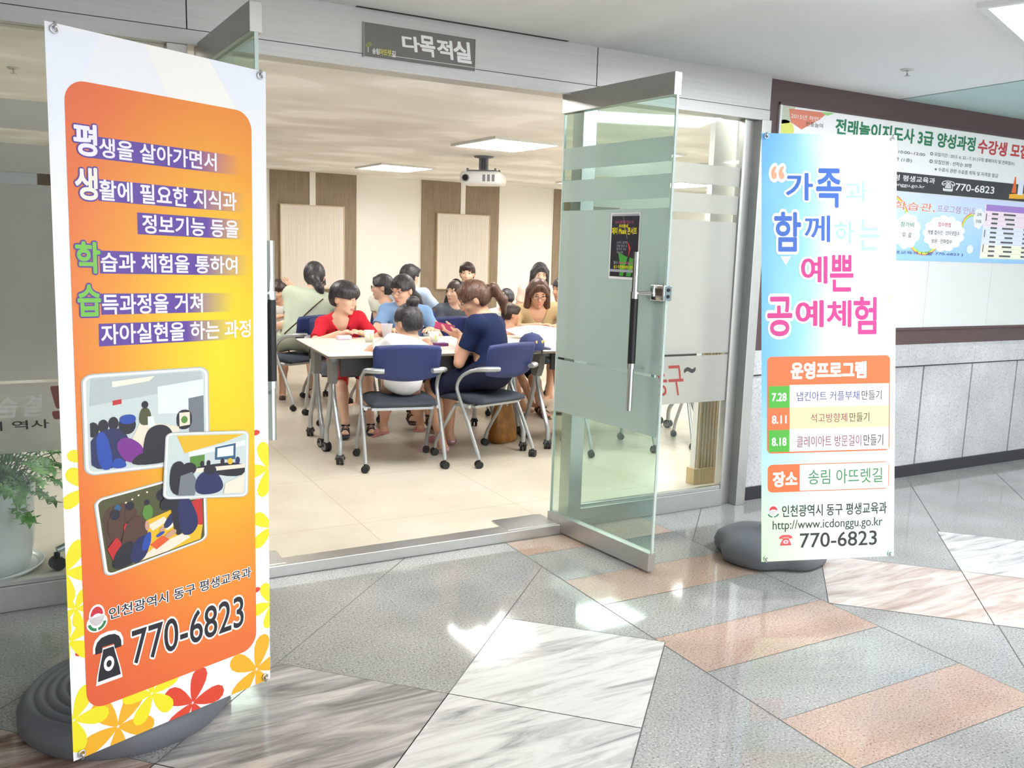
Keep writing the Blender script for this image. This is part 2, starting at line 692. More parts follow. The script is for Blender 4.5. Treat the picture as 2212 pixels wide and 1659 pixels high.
# light trim strips in the middle of the brown bays
for k, (x0, x1) in enumerate(((3.402, 3.485), (5.689, 5.765), (7.93, 8.01))):
    t = MB()
    t.box(x0, x1, RY1-0.035, RY1-0.0205, 1.9, RH, 0)
    o = struct(t, 'trim_%d' % (k+3), ['wall white'])

# ribbed wood pilaster just behind the right pane
pl = MB()
PX0, PX1, PY = 3.55, 3.80, 4.05
pl.box(PX0, PX1, PY, PY+0.045, FZ, RH, 0)
n = 9
for k in range(n):
    x = PX0+0.012+k*(0.23/n)
    pl.box(x, x+0.014, PY-0.010, PY, FZ+0.10, 1.25, 1)
pl.box(PX0-0.02, PX1, PY-0.02, PY+0.05, FZ, FZ+0.10, 1)
struct(pl, 'pillar_room', ['wall white', 'ribbed wood'])

# far walls of the corridor, behind the viewer
w_ = MB()
w_.box(X0, -0.8, YB-0.1, YB, 0, CH, 0)          # rest of this side left out so the bright world lights the corridor
struct(w_, 'wall_corridor_back', ['plaster white'])
w_ = MB()
w_.box(X0-0.1, X0, YB, GY, 0, CH, 0)
struct(w_, 'wall_corridor_left', ['plaster white'])
w_ = MB()
w_.box(X1, X1+0.1, YB, GY, 0, CH, 0)
struct(w_, 'wall_corridor_right', ['plaster white'])

# wall right of the glass front: granite dado, dark brown field above
WX = 3.645
wr = MB()
wr.box(WX, X1, GY+0.03, GY+0.2, 0, CH, 0)
gx = [WX, 3.679, 4.206, 4.732, 5.259, 5.784, 6.312, 6.84, 7.37, 7.9, 8.42, X1]
for a, b in zip(gx[:-1], gx[1:]):
    wr.box(a+(0.008 if a > WX else 0), b-0.008, GY, GY+0.03, 0.08, 0.755, 1)
for a, b in ((WX, 4.2), (4.2, 5.77), (5.77, 7.3), (7.3, X1)):
    wr.box(a+0.001, b-0.001, GY-0.02, GY+0.03, 0.767, 0.885, 1)
    wr.add([(a, GY-0.02, 0.885), (b, GY-0.02, 0.885), (b, GY, 0.907), (a, GY, 0.907), (a, GY+.03, .907), (b, GY+.03, .907)],
           [(0, 1, 2, 3), (3, 2, 5, 4)], 1)
wr.box(WX, X1, GY, GY+0.03, 0.907, CH, 2)
wr.box(WX, X1, GY+0.01, GY+.03, 0.0, 0.767, 3)
struct(wr, 'wall_right', ['plaster white', 'wall granite', 'frame brown', 'joint'])
b = MB()
b.box(WX, X1, GY-0.012, GY+0.01, 0.0, 0.08, 0)
struct(b, 'baseboard_right', ['black stone'])

# ------------------------------------------------------------------ steel head rail and threshold
t = MB()
seams = [X0, -1.34, 0.575, 2.483, WX]
for a, b_ in zip(seams[:-1], seams[1:]):
    t.box(a+0.0025, b_-0.0025, GY-0.05, GY+0.06, 2.2585, CH, 0)
t.box(X0, WX-.002, GY-0.047, GY+0.055, 2.252, CH-0.001, 1)
t.box(X0, WX, GY-0.05, GY+0.06, 2.20, 2.2555, 0)
struct(t, 'trim_1', ['steel panel', 'dark gap'])
t = MB()
t.box(0.58, 2.38, 3.675, 3.775, 0, FZ+0.006, 0)
for x0, x1 in ((0.64, 0.93), (2.05, 2.34)):
    t.box(x0, x1, 3.70, 3.88, FZ, FZ+0.008, 0)      # covers of the floor closers
struct(t, 'trim_2', ['steel'], bevel=0.002)


def film_bands(mb, place, a0, a1, logo=True):
    """frosted film with its clear stripes, as quads between a0 and a1"""
    th = 0.0016
    for z0, z1 in ((1.834, 1.938), (1.679, 1.782), (0.905, 1.637), (0.625, 0.893)):
        P = [place(a, d, z) for z in (z0, z1) for d in (0, th) for a in (a0, a1)]
        mb.add(P, [(0, 2, 3, 1), (4, 5, 7, 6), (0, 1, 5, 4), (2, 6, 7, 3), (0, 4, 6, 2), (1, 3, 7, 5)], 0)


def fixed_window(idx, x0, x1, posts):
    root = thing('window_%d' % idx, None, None, (0, 0, 0))
    root['kind'] = 'structure'
    g = MB()
    g.box(x0, x1, GY-0.006, GY+0.006, 0.1, 2.2, 0)
    struct(g, 'pane', ['window glass'], root)
    f = MB()
    film_bands(f, lambda a, d, z: (a, GY-0.0068-d, z), x0+0.005, x1-0.005)
    struct(f, 'frosted_film', ['frosted film'], root)
    r = MB()
    r.box(x0, x1, GY-0.03, GY+0.03, 0.0, 0.1, 0)
    r.box(x0, x1, GY-0.016, GY+0.016, 0.1, 0.118, 0)
    struct(r, 'bottom_rail', ['steel'], root, bevel=0.002)
    for a, b_, y0, y1 in posts:
        p = MB()
        p.box(a, b_, y0, y1, 0.0, 2.2, 0)
        struct(p, 'post', ['steel'], root, bevel=0.002)
    return root


W2 = fixed_window(2, 2.50, 3.50, [(2.42, 2.50, GY-0.045, GY+0.05), (3.495, 3.515, GY-0.02, GY+0.02), (3.515, 3.575, GY-0.012, GY+0.05),
                                  (3.575, WX-.001, GY-0.07, GY+0.05)])
W1 = fixed_window(1, -4.4, 0.50, [(0.50, 0.575, GY-0.045, GY+0.05), (-1.46, -1.40, GY-0.045, GY+0.05)])
# brush lettering of the district on the film (signs of the panes)
mat('logo red', (176, 74, 66), 0.5)
mat('logo dark', (70, 62, 64), 0.5)
mat('logo white', (236, 236, 230), 0.5)
mat('logo brown', (150, 92, 82), 0.5)


def glass_lettering(name, x0, z0, w, h, parts, parent):
    pr = Print(w, h, lambda u, v, d: (x0+u, GY-0.0094-d, z0-v), 0.0002)
    for body, a, b, c_, d_, m, off, it in parts:
        pr.text(body, a, b, c_, d_, [(off, m)], 1, it)
    o = pr.build(name, parent)
    o['kind'] = 'structure'
    return o


glass_lettering('lettering', 2.955, 0.875, 0.36, 0.26,
                [('동구', 0.0, 0.03, 0.22, 0.2, 'logo red', 0.008, -0.25), ('~', 0.225, 0.05, 0.30, 0.075, 'logo dark', 0.03, 0)], W2)
glass_lettering('lettering', -0.62, 0.88, 1.0, 0.26,
                [('배다리의 숨결', 0.12, 0.035, 0.635, 0.115, 'logo white', 0.02, 0.1), ('화도진의 역사', 0.25, 0.13, 0.655, 0.165, 'logo dark', 0.01, 0),
                 ('동구', 0.675, 0.01, 0.98, 0.22, 'logo brown', 0.035, -0.2)], W1)


# ------------------------------------------------------------------ swing doors, both standing open
def swing_door(idx, hx, hy, nx, ny, label, flip):
    """hinge edge (hx, hy), free edge (nx, ny); local x runs from hinge to free edge"""
    L = math.hypot(nx-hx, ny-hy)
    a = math.atan2(ny-hy, nx-hx)
    root = thing('door_%d' % idx, label, 'door', (hx, hy, 0.012), a)
    root['kind'] = 'structure'
    z0, z1, zt = 0.0, 2.105, 2.20
    g = MB()
    g.box(0.006, L, -0.006, 0.006, 0.082, z1, 0)
    struct(g, 'glass', ['door glass'], root)
    e = MB()
    e.box(0, 0.0065, -0.0064, 0.0064, 0.082, z1, 0)
    e.box(L-0.0005, L+0.0065, -0.0064, 0.0064, 0.082, z1, 0)
    struct(e, 'polished_edge', ['glass edge'], root)
    for nm, a0, a1 in (('bottom_rail', 0.0, 0.085), ('top_rail', z1, zt)):
        r = MB()
        r.box(0, L+0.004, -0.021, 0.021, a0, a1, 0)
        struct(r, nm, ['steel'], root, bevel=0.002)
    f = MB()
    sg = 1 if flip else -1
    film_bands(f, lambda q, d, z: (q, sg*(0.0068+d), z), 0.01, L-0.002)
    struct(f, 'frosted_film', ['frosted film on door'], root)
    hx_ = L-0.12
    for side in (-1, 1):
        h = MB()
        y = side*0.073
        h.cyl((hx_, y, 0.735), (hx_, y, 0.95), 0.014, mi=0)
        h.cyl((hx_, y, 0.945), (hx_, y, 1.245), 0.0175, mi=1, seg=20)
        h.cyl((hx_, y, 1.24), (hx_, y, 1.445), 0.014, mi=0)
        h.cyl((hx_, y, 1.24), (hx_, y, 1.27), 0.018, mi=0)
        h.cyl((hx_, y, 0.925), (hx_, y, 0.95), 0.018, mi=0)
        for z in (0.93, 1.262):
            h.cyl((hx_, side*0.006, z), (hx_, y, z), 0.008, mi=0)
        o = h.build('handle', ['chrome', 'black rubber'], root)
        o['kind'] = 'structure'
    k = MB()
    for side in (-1, 1):
        k.rbox(L-0.075, L+0.012, min(side*0.007, side*0.025), max(side*0.007, side*0.025), 1.235, 1.305, 0.006, 0)
        k.cyl((L-0.07, side*0.02, 1.265), (hx_+0.0, side*0.06, 1.262), 0.011, 0.009, mi=0)
    k.box(L+0.004, L+0.014, -0.02, 0.02, 1.24, 1.30, 0)
    for z in (1.256, 1.284):
        k.cyl((L+0.013, 0, z), (L+0.017, 0, z), 0.008, mi=1)
    o = k.build('lock', ['chrome', 'dark gap'], root)
    o['kind'] = 'structure'
    p = MB()
    p.cyl((0.06, 0, -0.012), (0.06, 0, 0.0), 0.012, mi=0)
    struct(p, 'pivot', ['dark gap'], root)
    return root, L, a


D1, DL1, DA1 = swing_door(1, 2.350, 3.785, 2.432, 3.030, 'glass door swung open on the side by the fixed pane, poster on its film', False)
D2, DL2, DA2 = swing_door(2, 0.630, 3.785, 0.672, 2.985, 'glass door swung open behind the orange banner', True)


# ------------------------------------------------------------------ ceiling lamps
def ceiling_lamp(x, y, z, w_, d_, label, mname, rot=0.0, name='ceiling_light', group=None, louvre=False):
    root = thing(name, label, 'ceiling light', (x, y, z), rot, group)
    f = MB()
    t_ = 0.03
    for (a, b_, c_, d2) in ((-w_/2, w_/2, -d_/2, -d_/2+t_), (-w_/2, w_/2, d_/2-t_, d_/2), (-w_/2, -w_/2+t_, -d_/2+t_, d_/2-t_), (w_/2-t_, w_/2, -d_/2+t_, d_/2-t_)):
        f.box(a, b_, c_, d2, -0.022, 0, 0)
    f.build('frame', ['lamp frame'], root)
    p = MB()
    p.box(-w_/2+t_, w_/2-t_, -d_/2+t_, d_/2-t_, -0.012, -0.004, 0)
    p.build('diffuser', [mname], root)
    if louvre:
        for k in range(1, 4):
            q = MB()
            yy = -d_/2+d_*k/4
            q.box(-w_/2+t_, w_/2-t_, yy-0.006, yy+0.006, -0.03, -0.013, 0)
            q.build('louvre', ['lamp louvre'], root)
    return root


RL = 'square lamps in the room ceiling'
for x, y, lb in ((3.92, 7.34, 'square ceiling lamp just in front of the white projector'),
                 (4.02, 10.43, 'square ceiling lamp near the rear wall of the room'),
                 (5.25, 7.2, 'square ceiling lamp seen through the glass of the open door'),
                 (6.95, 10.4, 'small bright ceiling lamp seen low in the door glass'),
                 (7.95, 9.75, 'small bright ceiling lamp seen past the edge of the open door')):
    ceiling_lamp(x, y, RH, 0.72, 0.80, lb, 'lamp panel', math.radians(4), group=RL, louvre=True)
for x, y in ((1.2, 7.34), (1.2, 10.43), (-1.6, 7.34), (1.2, 4.33), (2.55, 4.33), (3.9, 4.33), (5.25, 4.33), (6.7, 4.33), (6.7, 7.2)):  # unseen lamps, added to brighten the room
    ceiling_lamp(x, y, RH, 0.72, 0.80, 'square lamp added to the room ceiling for light, out of sight from the doorway', 'lamp panel', math.radians(4), group=RL, louvre=True)
CL = 'corridor ceiling lamps'
ceiling_lamp(3.93, 2.17, CH, 1.25, 0.62, 'bright corridor ceiling lamp above the blue banner', 'corridor lamp panel', 0.35, group=CL)
for x, y in ((2.0, -0.6), (4.6, -1.4), (1.4, -2.2), (7.0, 0.6)):  # extra lamps out of view, added to light the corridor
    ceiling_lamp(x, y, CH, 1.25, 0.62, 'unseen corridor ceiling lamp added for light', 'corridor lamp panel', 0.0, group=CL)
# ------------------------------------------------------------------ printed colours
mat('vinyl white', (243, 244, 248), 0.35)
mat('print purple', (98, 66, 160), 0.4)
mat('print violet edge', (92, 60, 158), 0.4)
mat('print lilac white', (243, 238, 250), 0.4)
mat('print white', (252, 252, 252), 0.4)
mat('print cream', (244, 240, 226), 0.4)
mat('print green', (122, 196, 72), 0.4)
mat('print black', (34, 32, 40), 0.4)
mat('print yellow', (240, 226, 40), 0.4)
mat('print gold', (240, 176, 40), 0.4)
mat('print red', (222, 72, 50), 0.4)
mat('print orange', (240, 112, 52), 0.4)
mat('print grey', (186, 192, 190), 0.4)
mat('print pale wash', (250, 247, 243), 0.4)
mat('print pale blue wash', (238, 242, 253), 0.4)
mat('print crest red', (206, 54, 66), 0.4)
mat('print crest green', (42, 128, 76), 0.4)
for nm, rgb in (('ph wall', (205, 216, 214)), ('ph ceiling', (186, 196, 196)), ('ph screen', (232, 240, 238)), ('ph dark', (38, 36, 48)),
                ('ph navy', (40, 46, 92)), ('ph blue', (44, 78, 170)), ('ph purple', (124, 48, 142)), ('ph brown', (86, 60, 50)),
                ('ph skin', (206, 158, 132)), ('ph green', (92, 140, 60)), ('ph olive', (84, 84, 52)), ('ph amber', (232, 186, 44)),
                ('ph table', (238, 226, 206)), ('ph orange', (226, 96, 48)), ('ph red', (196, 48, 48)), ('ph grey', (120, 126, 134)),
                ('ph teal', (56, 96, 128)), ('ph lamp', (250, 244, 220))):
    mat(nm, rgb, 0.4)


def uv_grad(name, build, rough=0.38):
    """a print whose ink changes over the sheet; build(n, l, u, v) gives the colour socket"""
    m = mat(name, (200, 200, 200), rough)
    n, l, b = nodes(m)
    tc = n.new('ShaderNodeTexCoord')
    sp = n.new('ShaderNodeSeparateXYZ')
    l.new(tc.outputs['UV'], sp.inputs[0])
    l.new(build(n, l, sp.outputs[0], sp.outputs[1]), b.inputs['Base Color'])
    return m


def mth(n, l, op, a, b=None, c=None):
    q = n.new('ShaderNodeMath')
    q.operation = op
    for i, x in enumerate((a, b, c)):
        if x is None:
            continue
        if isinstance(x, (int, float)):
            q.inputs[i].default_value = x
        else:
            l.new(x, q.inputs[i])
    return q.outputs[0]


def radial(n, l, u, v, cu, cv, su, sv):
    a = mth(n, l, 'MULTIPLY', mth(n, l, 'SUBTRACT', u, cu), su)
    b = mth(n, l, 'MULTIPLY', mth(n, l, 'SUBTRACT', v, cv), sv)
    return mth(n, l, 'SQRT', mth(n, l, 'ADD', mth(n, l, 'MULTIPLY', a, a), mth(n, l, 'MULTIPLY', b, b)))


def b_orange(n, l, u, v):
    r = ramp(n, [(0.0, (246, 224, 26)), (0.2, (245, 206, 30)), (0.45, (241, 160, 44)), (0.72, (233, 116, 56)), (1.0, (224, 92, 60))])
    l.new(radial(n, l, u, v, 0.74, 0.56, 0.95, 1.55), r.inputs[0])
    return r.outputs[0]


uv_grad('ink orange field', b_orange)


def bar_fade(name, u0, u1):
    def f(n, l, u, v):
        t = mth(n, l, 'DIVIDE', mth(n, l, 'SUBTRACT', u, u0), u1-u0)
        mx = n.new('ShaderNodeMixRGB')
        mx.use_clamp = True
        cl = mth(n, l, 'MINIMUM', mth(n, l, 'MAXIMUM', t, 0.0), 1.0)
        l.new(cl, mx.inputs[0])
        mx.inputs[1].default_value = (*srgb((98, 66, 160)), 1)
        l.new(b_orange(n, l, u, v), mx.inputs[2])
        return mx.outputs[0]
    return uv_grad(name, f)


def crest(pr, u0, v0, w_, h_, lay):
    """red fruit-like arch over two green leaves"""
    def P(a, b):
        return (u0+a*w_, v0+b*h_)
    def ring(cx, cy, r0, r1, a0, a1, m, q, sy=1.0):
        A = [math.radians(a0+(a1-a0)*k/16) for k in range(17)]
        pts = [P(cx+r1*math.cos(t), cy+r1*sy*math.sin(t)) for t in A]+[P(cx+r0*math.cos(t), cy+r0*sy*math.sin(t)) for t in A[::-1]]
        pr.poly(pts, m, q)
    ring(0.5, 0.36, 0.0, 0.42, 0, 360, 'print white', lay)
    ring(0.5, 0.66, 0.0, 0.56, 0, 360, 'print white', lay, 0.66)
    ring(0.5, 0.36, 0.0, 0.33, 180, 360, 'print crest red', lay+1)
    ring(0.5, 0.42, 0.0, 0.24, 180, 360, 'print white', lay+2, 0.5)
    ring(0.5, 0.62, 0.34, 0.49, 8, 84, 'print crest green', lay+1, 0.72)
    ring(0.5, 0.62, 0.34, 0.49, 96, 172, 'print crest green', lay+1, 0.72)


def phone_icon(pr, u0, v0, u1, v1, lay, body, edge=None):
    """old desk telephone: handset over a flared body with a round dial"""
    w_, h_ = u1-u0, v1-v0
    def P(a, b, g=0.0):
        return (u0+w_*(0.5+(a-0.5)*(1+g)), v0+h_*(0.5+(b-0.5)*(1+g)))
    hs = [(0.0, 0.36), (0.0, 0.22), (0.08, 0.1), (0.25, 0.02), (0.5, 0.0), (0.75, 0.02), (0.92, 0.1), (1, 0.22), (1, 0.36), (0.74, 0.36), (0.72, 0.24), (0.28, 0.24), (0.26, 0.36)]
    bd = [(0.3, 0.3), (0.7, 0.3), (0.74, 0.42), (0.9, 0.82), (0.94, 1.0), (0.06, 1.0), (0.1, 0.82), (0.26, 0.42)]
    if edge:
        for q in (hs, bd):
            pr.poly([P(a, b, 0.16) for a, b in q], edge, lay)
    for q in (hs, bd):
        pr.poly([P(a, b) for a, b in q], body, lay+1)
    c = P(0.5, 0.66)
    pr.disc(c[0], c[1], w_*0.2, edge or 'print white', lay+2, rv=h_*0.17)
    pr.disc(c[0], c[1], w_*0.1, body, lay+3, rv=h_*0.08)


def photo(pr, quad, shapes, lay, border=0.006, rad=0.06):
    """a printed snapshot: shapes are (material, points in 0..1) inside a rounded quadrilateral"""
    q = [np.array(p, float) for p in quad]
    def B(a, b):
        return tuple((1-a)*(1-b)*q[0]+a*(1-b)*q[1]+a*b*q[2]+(1-a)*b*q[3])
    def rr(g, ra):
        P = []
        for (ca, cb, t0) in ((1+g-ra, 1+g-ra, 0), (-g+ra, 1+g-ra, 90), (-g+ra, -g+ra, 180), (1+g-ra, -g+ra, 270)):
            for k in range(9):
                t = math.radians(t0+k*11.25)
                P.append((ca+ra*math.cos(t), cb+ra*math.sin(t)))
        return P
    pr.poly([B(a, b) for a, b in rr(0.035, rad+0.03)], 'print grey', lay)
    pr.poly([B(a, b) for a, b in rr(0.022, rad+0.02)], 'print white', lay+1)
    inner = rr(0, rad)
    pr.poly([B(a, b) for a, b in inner], shapes[0][0], lay+2)
    for k, (m, P) in enumerate(shapes[1:]):
        if isinstance(P[0], (int, float)):
            cx, cy, rx, ry = P
            P = [(cx+rx*math.cos(2*math.pi*i/18), cy+ry*math.sin(2*math.pi*i/18)) for i in range(18)]
        elif m in ('ph dark', 'ph navy', 'ph purple', 'ph brown', 'ph blue', 'ph olive', 'ph skin'):
            for _ in range(2):
                P = [x for i in range(len(P)) for x in ((P[i][0]*.75+P[(i+1) % len(P)][0]*.25, P[i][1]*.75+P[(i+1) % len(P)][1]*.25),
                                                        (P[i][0]*.25+P[(i+1) % len(P)][0]*.75, P[i][1]*.25+P[(i+1) % len(P)][1]*.75))]
        P = clip_poly(P, 0.012, 0.988, 0.012, 0.988)
        # keep inside the rounded corners
        P = [(min(max(a, 0.02+max(0, (0.05-min(b, 1-b)))*0.5), 0.98-max(0, (0.05-min(b, 1-b)))*0.5), b) for a, b in P]
        if len(P) >= 3:
            pr.poly([B(a, b) for a, b in P], m, lay+3+0.25*k)


def banner_frame(c, yaw, lean, roll):
    u = np.array([math.cos(yaw), math.sin(yaw), 0])
    n = np.array([math.sin(yaw), -math.cos(yaw), 0])
    v = np.array([0, 0, 1.0])
    v2 = math.cos(lean)*v-math.sin(lean)*n
    uu = math.cos(roll)*u+math.sin(roll)*v2
    vv = -math.sin(roll)*u+math.cos(roll)*v2
    nn = np.cross(uu, vv)
    return np.array(c, float), uu, vv, nn


mat('base plastic', (108, 111, 118), 0.55)
mat('base plastic dark', (66, 68, 74), 0.55)
mat('stand black', (46, 47, 52), 0.4)


def banner_stand(root, base_o, fr, c_base, base_prof, rfun=None, sq=1.0, rot=0.0):
    c, u, v, n = fr
    o = np.array(base_o)
    def W(a, b, d):
        return c+u*(a-0.3)+v*(0.9-b)+n*d-o
    b = MB()
    b.lathe(base_prof, (c_base[0]-o[0], c_base[1]-o[1], 0), seg=48, rfun=rfun, sq=sq)
    b.build('base', ['base plastic'], root)
    hub = W(0.3, 0.95, -0.05)
    foot = np.array([c_base[0]-o[0], c_base[1]-o[1], base_prof[-1][1]-0.012])
    m = MB()
    m.tube([foot, foot+np.array([0, 0, 0.25]), hub*0.55+foot*0.45+np.array([0, 0, 0.12]), hub], 0.013)
    m.build('pole', ['stand black'], root)
    for a, bb in ((0.02, 0.014), (0.58, 0.014), (0.02, 1.786), (0.58, 1.786)):
        t = MB()
        t.tube([hub, hub*0.5+W(a, bb, -0.05)*0.5, W(a, bb, -0.018)], 0.0045, seg=8)
        t.build('arm', ['stand black'], root)
    for a, bb, s_ in ((0.02, 0.014, -1), (0.58, 0.014, -1), (0.02, 1.786, 1), (0.58, 1.786, 1)):
        g = MB()
        P = []
        for k in range(17):
            t = 2*math.pi*k/16
            P.append(W(a+0.0085*math.cos(t), bb+0.0085*math.sin(t), 0.0045))
        g.tube(P, 0.0024, seg=6, smoothpath=False)
        go = g.build('grommet', ['chrome'], root)
        h = MB()
        h.tube([W(a, bb, -0.018), W(a+0.001, bb+s_*0.002, 0.006), W(a+0.002, bb+s_*0.010, 0.007), W(a+0.002, bb+s_*0.0165, 0.002)], 0.0028, seg=6)
        h.build('hook', ['chrome'], go)


# ------------------------------------------------------------------ the orange banner
FRL = banner_frame((0.321, 2.443, 1.028), 0.407, 0.012, -0.016)
BL0 = (0.205, 2.785, 0.0)
bl = thing('banner_stand', 'tall orange banner with white Korean text, three photos and a black telephone number', 'banner', BL0)


def placeL(u, v, d):
    c, uu, vv, nn = FRL
    return c+uu*(u-0.3)+vv*(0.9-v)+nn*(d+0.0005)-np.array(BL0)


pr = Print(0.6, 1.8, placeL)
pr.rect(0, 0, 0.6, 1.8, 'vinyl white', 0)
# pale washes in the top margin
pr.poly([(0, 0.02), (0.13, 0.0), (0.05, 0.2), (0.0, 0.28)], 'print pale blue wash', 1)
pr.poly([(0.24, 0), (0.42, 0), (0.5, 0.118), (0.3, 0.118)], 'print pale wash', 1)
pr.poly([(0.42, 0), (0.6, 0), (0.6, 0.1), (0.52, 0.12)], 'print pale blue wash', 1)
pr.poly([(0, 0.36), (0.04, 0.44), (0.02, 0.52), (0, 0.5)], 'print pale wash', 1)
pr.poly([(0, 0.62), (0.03, 0.56), (0.035, 0.66), (0, 0.72)], 'print pale wash', 1)
FLN = 0
for u, v, r, m, rot in ((0.118, 1.755, 0.105, 'print gold', 20), (0.336, 1.775, 0.10, 'print red', 0), (0.551, 1.752, 0.105, 'print gold', 70),
                        (0.215, 1.70, 0.085, 'print yellow', 50), (0.005, 1.69, 0.09, 'print yellow', 10), (0.6, 1.138, 0.085, 'print yellow', 36),
                        (0.612, 1.32, 0.08, 'print yellow', 0), (0.607, 1.56, 0.075, 'print yellow', 30), (-0.004, 1.30, 0.085, 'print yellow', 15),
                        (0.0, 1.48, 0.08, 'print yellow', 40), (0.065, 1.10, 0.075, 'print yellow', 10), (0.07, 1.03, 0.06, 'print yellow', 60),
                        (0.02, 1.40, 0.05, 'print yellow', 12)):
    petal_flower(pr, u, v, r, m, 1+0.06*FLN, rot)
    FLN += 1
for u, v in ((0.556, 1.024), (0.553, 1.502), (0.028, 1.519)):
    pr.disc(u, v, 0.014, 'print red', 1, rv=0.008)
pr.rect(0.0385, 0.118, 0.551, 1.682, 'ink orange field', 2, r=0.05)
for k, (u0, v0, u1, v1) in enumerate(((0.092, 0.241, 0.515, 0.293), (0.111, 0.341, 0.528, 0.393), (0.209, 0.414, 0.528, 0.468), (0.109, 0.512, 0.54, 0.568),
                                      (0.109, 0.617, 0.486, 0.669), (0.101, 0.691, 0.486, 0.747))):
    pr.rect(u0, v0, u1, v1, bar_fade('ink purple bar %d' % k, (u0+(u1-u0)*0.62)/0.6, u1/0.6).name, 3)
WH = [(0.012, 'print lilac white')]
for body, u0, v0, u1, v1, m in (('평', 0.057, 0.217, 0.11, 0.288, 'print lilac white'), ('생', 0.057, 0.318, 0.108, 0.391, 'print cream'),
                                ('학', 0.052, 0.494, 0.109, 0.566, 'print green'), ('습', 0.053, 0.597, 0.107, 0.67, 'print green')):
    pr.text(body, u0, v0, u1, v1, [(0.075, 'print violet edge'), (0.03, m)], 5)
for body, u0, v0, u1, v1 in (('생을 살아가면서', 0.117, 0.243, 0.437, 0.288), ('활에 필요한 지식과', 0.114, 0.342, 0.498, 0.390), ('정보기능 등을', 0.222, 0.418, 0.503, 0.464),
                             ('습과 체험을 통하여', 0.112, 0.517, 0.498, 0.563), ('득과정을 거쳐', 0.112, 0.619, 0.388, 0.668), ('자아실현을 하는 과정', 0.107, 0.694, 0.540, 0.742)):
    pr.text(body, u0, v0, u1, v1, [(0.022, 'print lilac white')], 6)
photo(pr, [(0.064, 0.822), (0.392, 0.826), (0.392, 1.078), (0.064, 1.06)],
      [('ph wall', None), ('ph ceiling', [(0, 0), (1, 0), (1, 0.12), (0.6, 0.22), (0.0, 0.3)]), ('ph lamp', [(0.2, 0.06), (0.55, 0.03), (0.5, 0.08), (0.2, 0.12)]),
       ('ph screen', [(0.57, 0.15), (0.98, 0.1), (0.98, 0.47), (0.57, 0.44)]), ('ph red', [(0.2, 0.26), (0.27, 0.25), (0.27, 0.3), (0.2, 0.31)]),
       ('ph grey', [(0.84, 0.3), (0.98, 0.28), (0.98, 0.75), (0.84, 0.7)]), ('ph dark', [(0.73, 0.42), (0.87, 0.42), (0.87, 0.63), (0.73, 0.64)]),
       ('ph table', [(0.755, 0.45), (0.85, 0.45), (0.85, 0.59), (0.755, 0.6)]), ('ph green', (0.8, 0.53, 0.03, 0.04)),
       ('ph table', [(0.42, 0.5), (0.75, 0.6), (0.75, 0.95), (0.3, 0.8)]), ('ph olive', [(0.42, 0.36), (0.5, 0.36), (0.52, 0.55), (0.4, 0.55)]), ('ph dark', (0.46, 0.33, 0.028, 0.04)),
       ('ph screen', [(0.48, 0.46), (0.53, 0.46), (0.54, 0.58), (0.48, 0.58)]), ('ph dark', (0.04, 0.55, 0.045, 0.08)), ('ph dark', (0.12, 0.52, 0.04, 0.07)),
       ('ph dark', (0.2, 0.5, 0.04, 0.07)), ('ph navy', [(0, 0.6), (0.3, 0.52), (0.35, 0.95), (0, 1)]), ('ph blue', [(0.05, 0.6), (0.14, 0.56), (0.2, 0.98), (0.08, 1)]),
       ('ph dark', (0.31, 0.53, 0.07, 0.1)), ('ph blue', [(0.25, 0.42), (0.38, 0.42), (0.38, 0.52), (0.25, 0.52)]), ('ph purple', [(0.2, 0.74), (0.28, 0.64), (0.42, 0.74), (0.46, 0.9), (0.3, 0.96)]),
       ('ph dark', [(0.42, 0.95), (0.45, 0.65), (0.52, 0.56), (0.63, 0.56), (0.7, 0.66), (0.72, 0.92)]), ('ph blue', [(0.16, 0.98), (0.2, 0.86), (0.28, 0.9), (0.3, 0.99)]),
       ('ph dark', [(0.3, 0.98), (0.4, 0.84), (0.55, 0.85), (0.7, 0.98)])], 5)
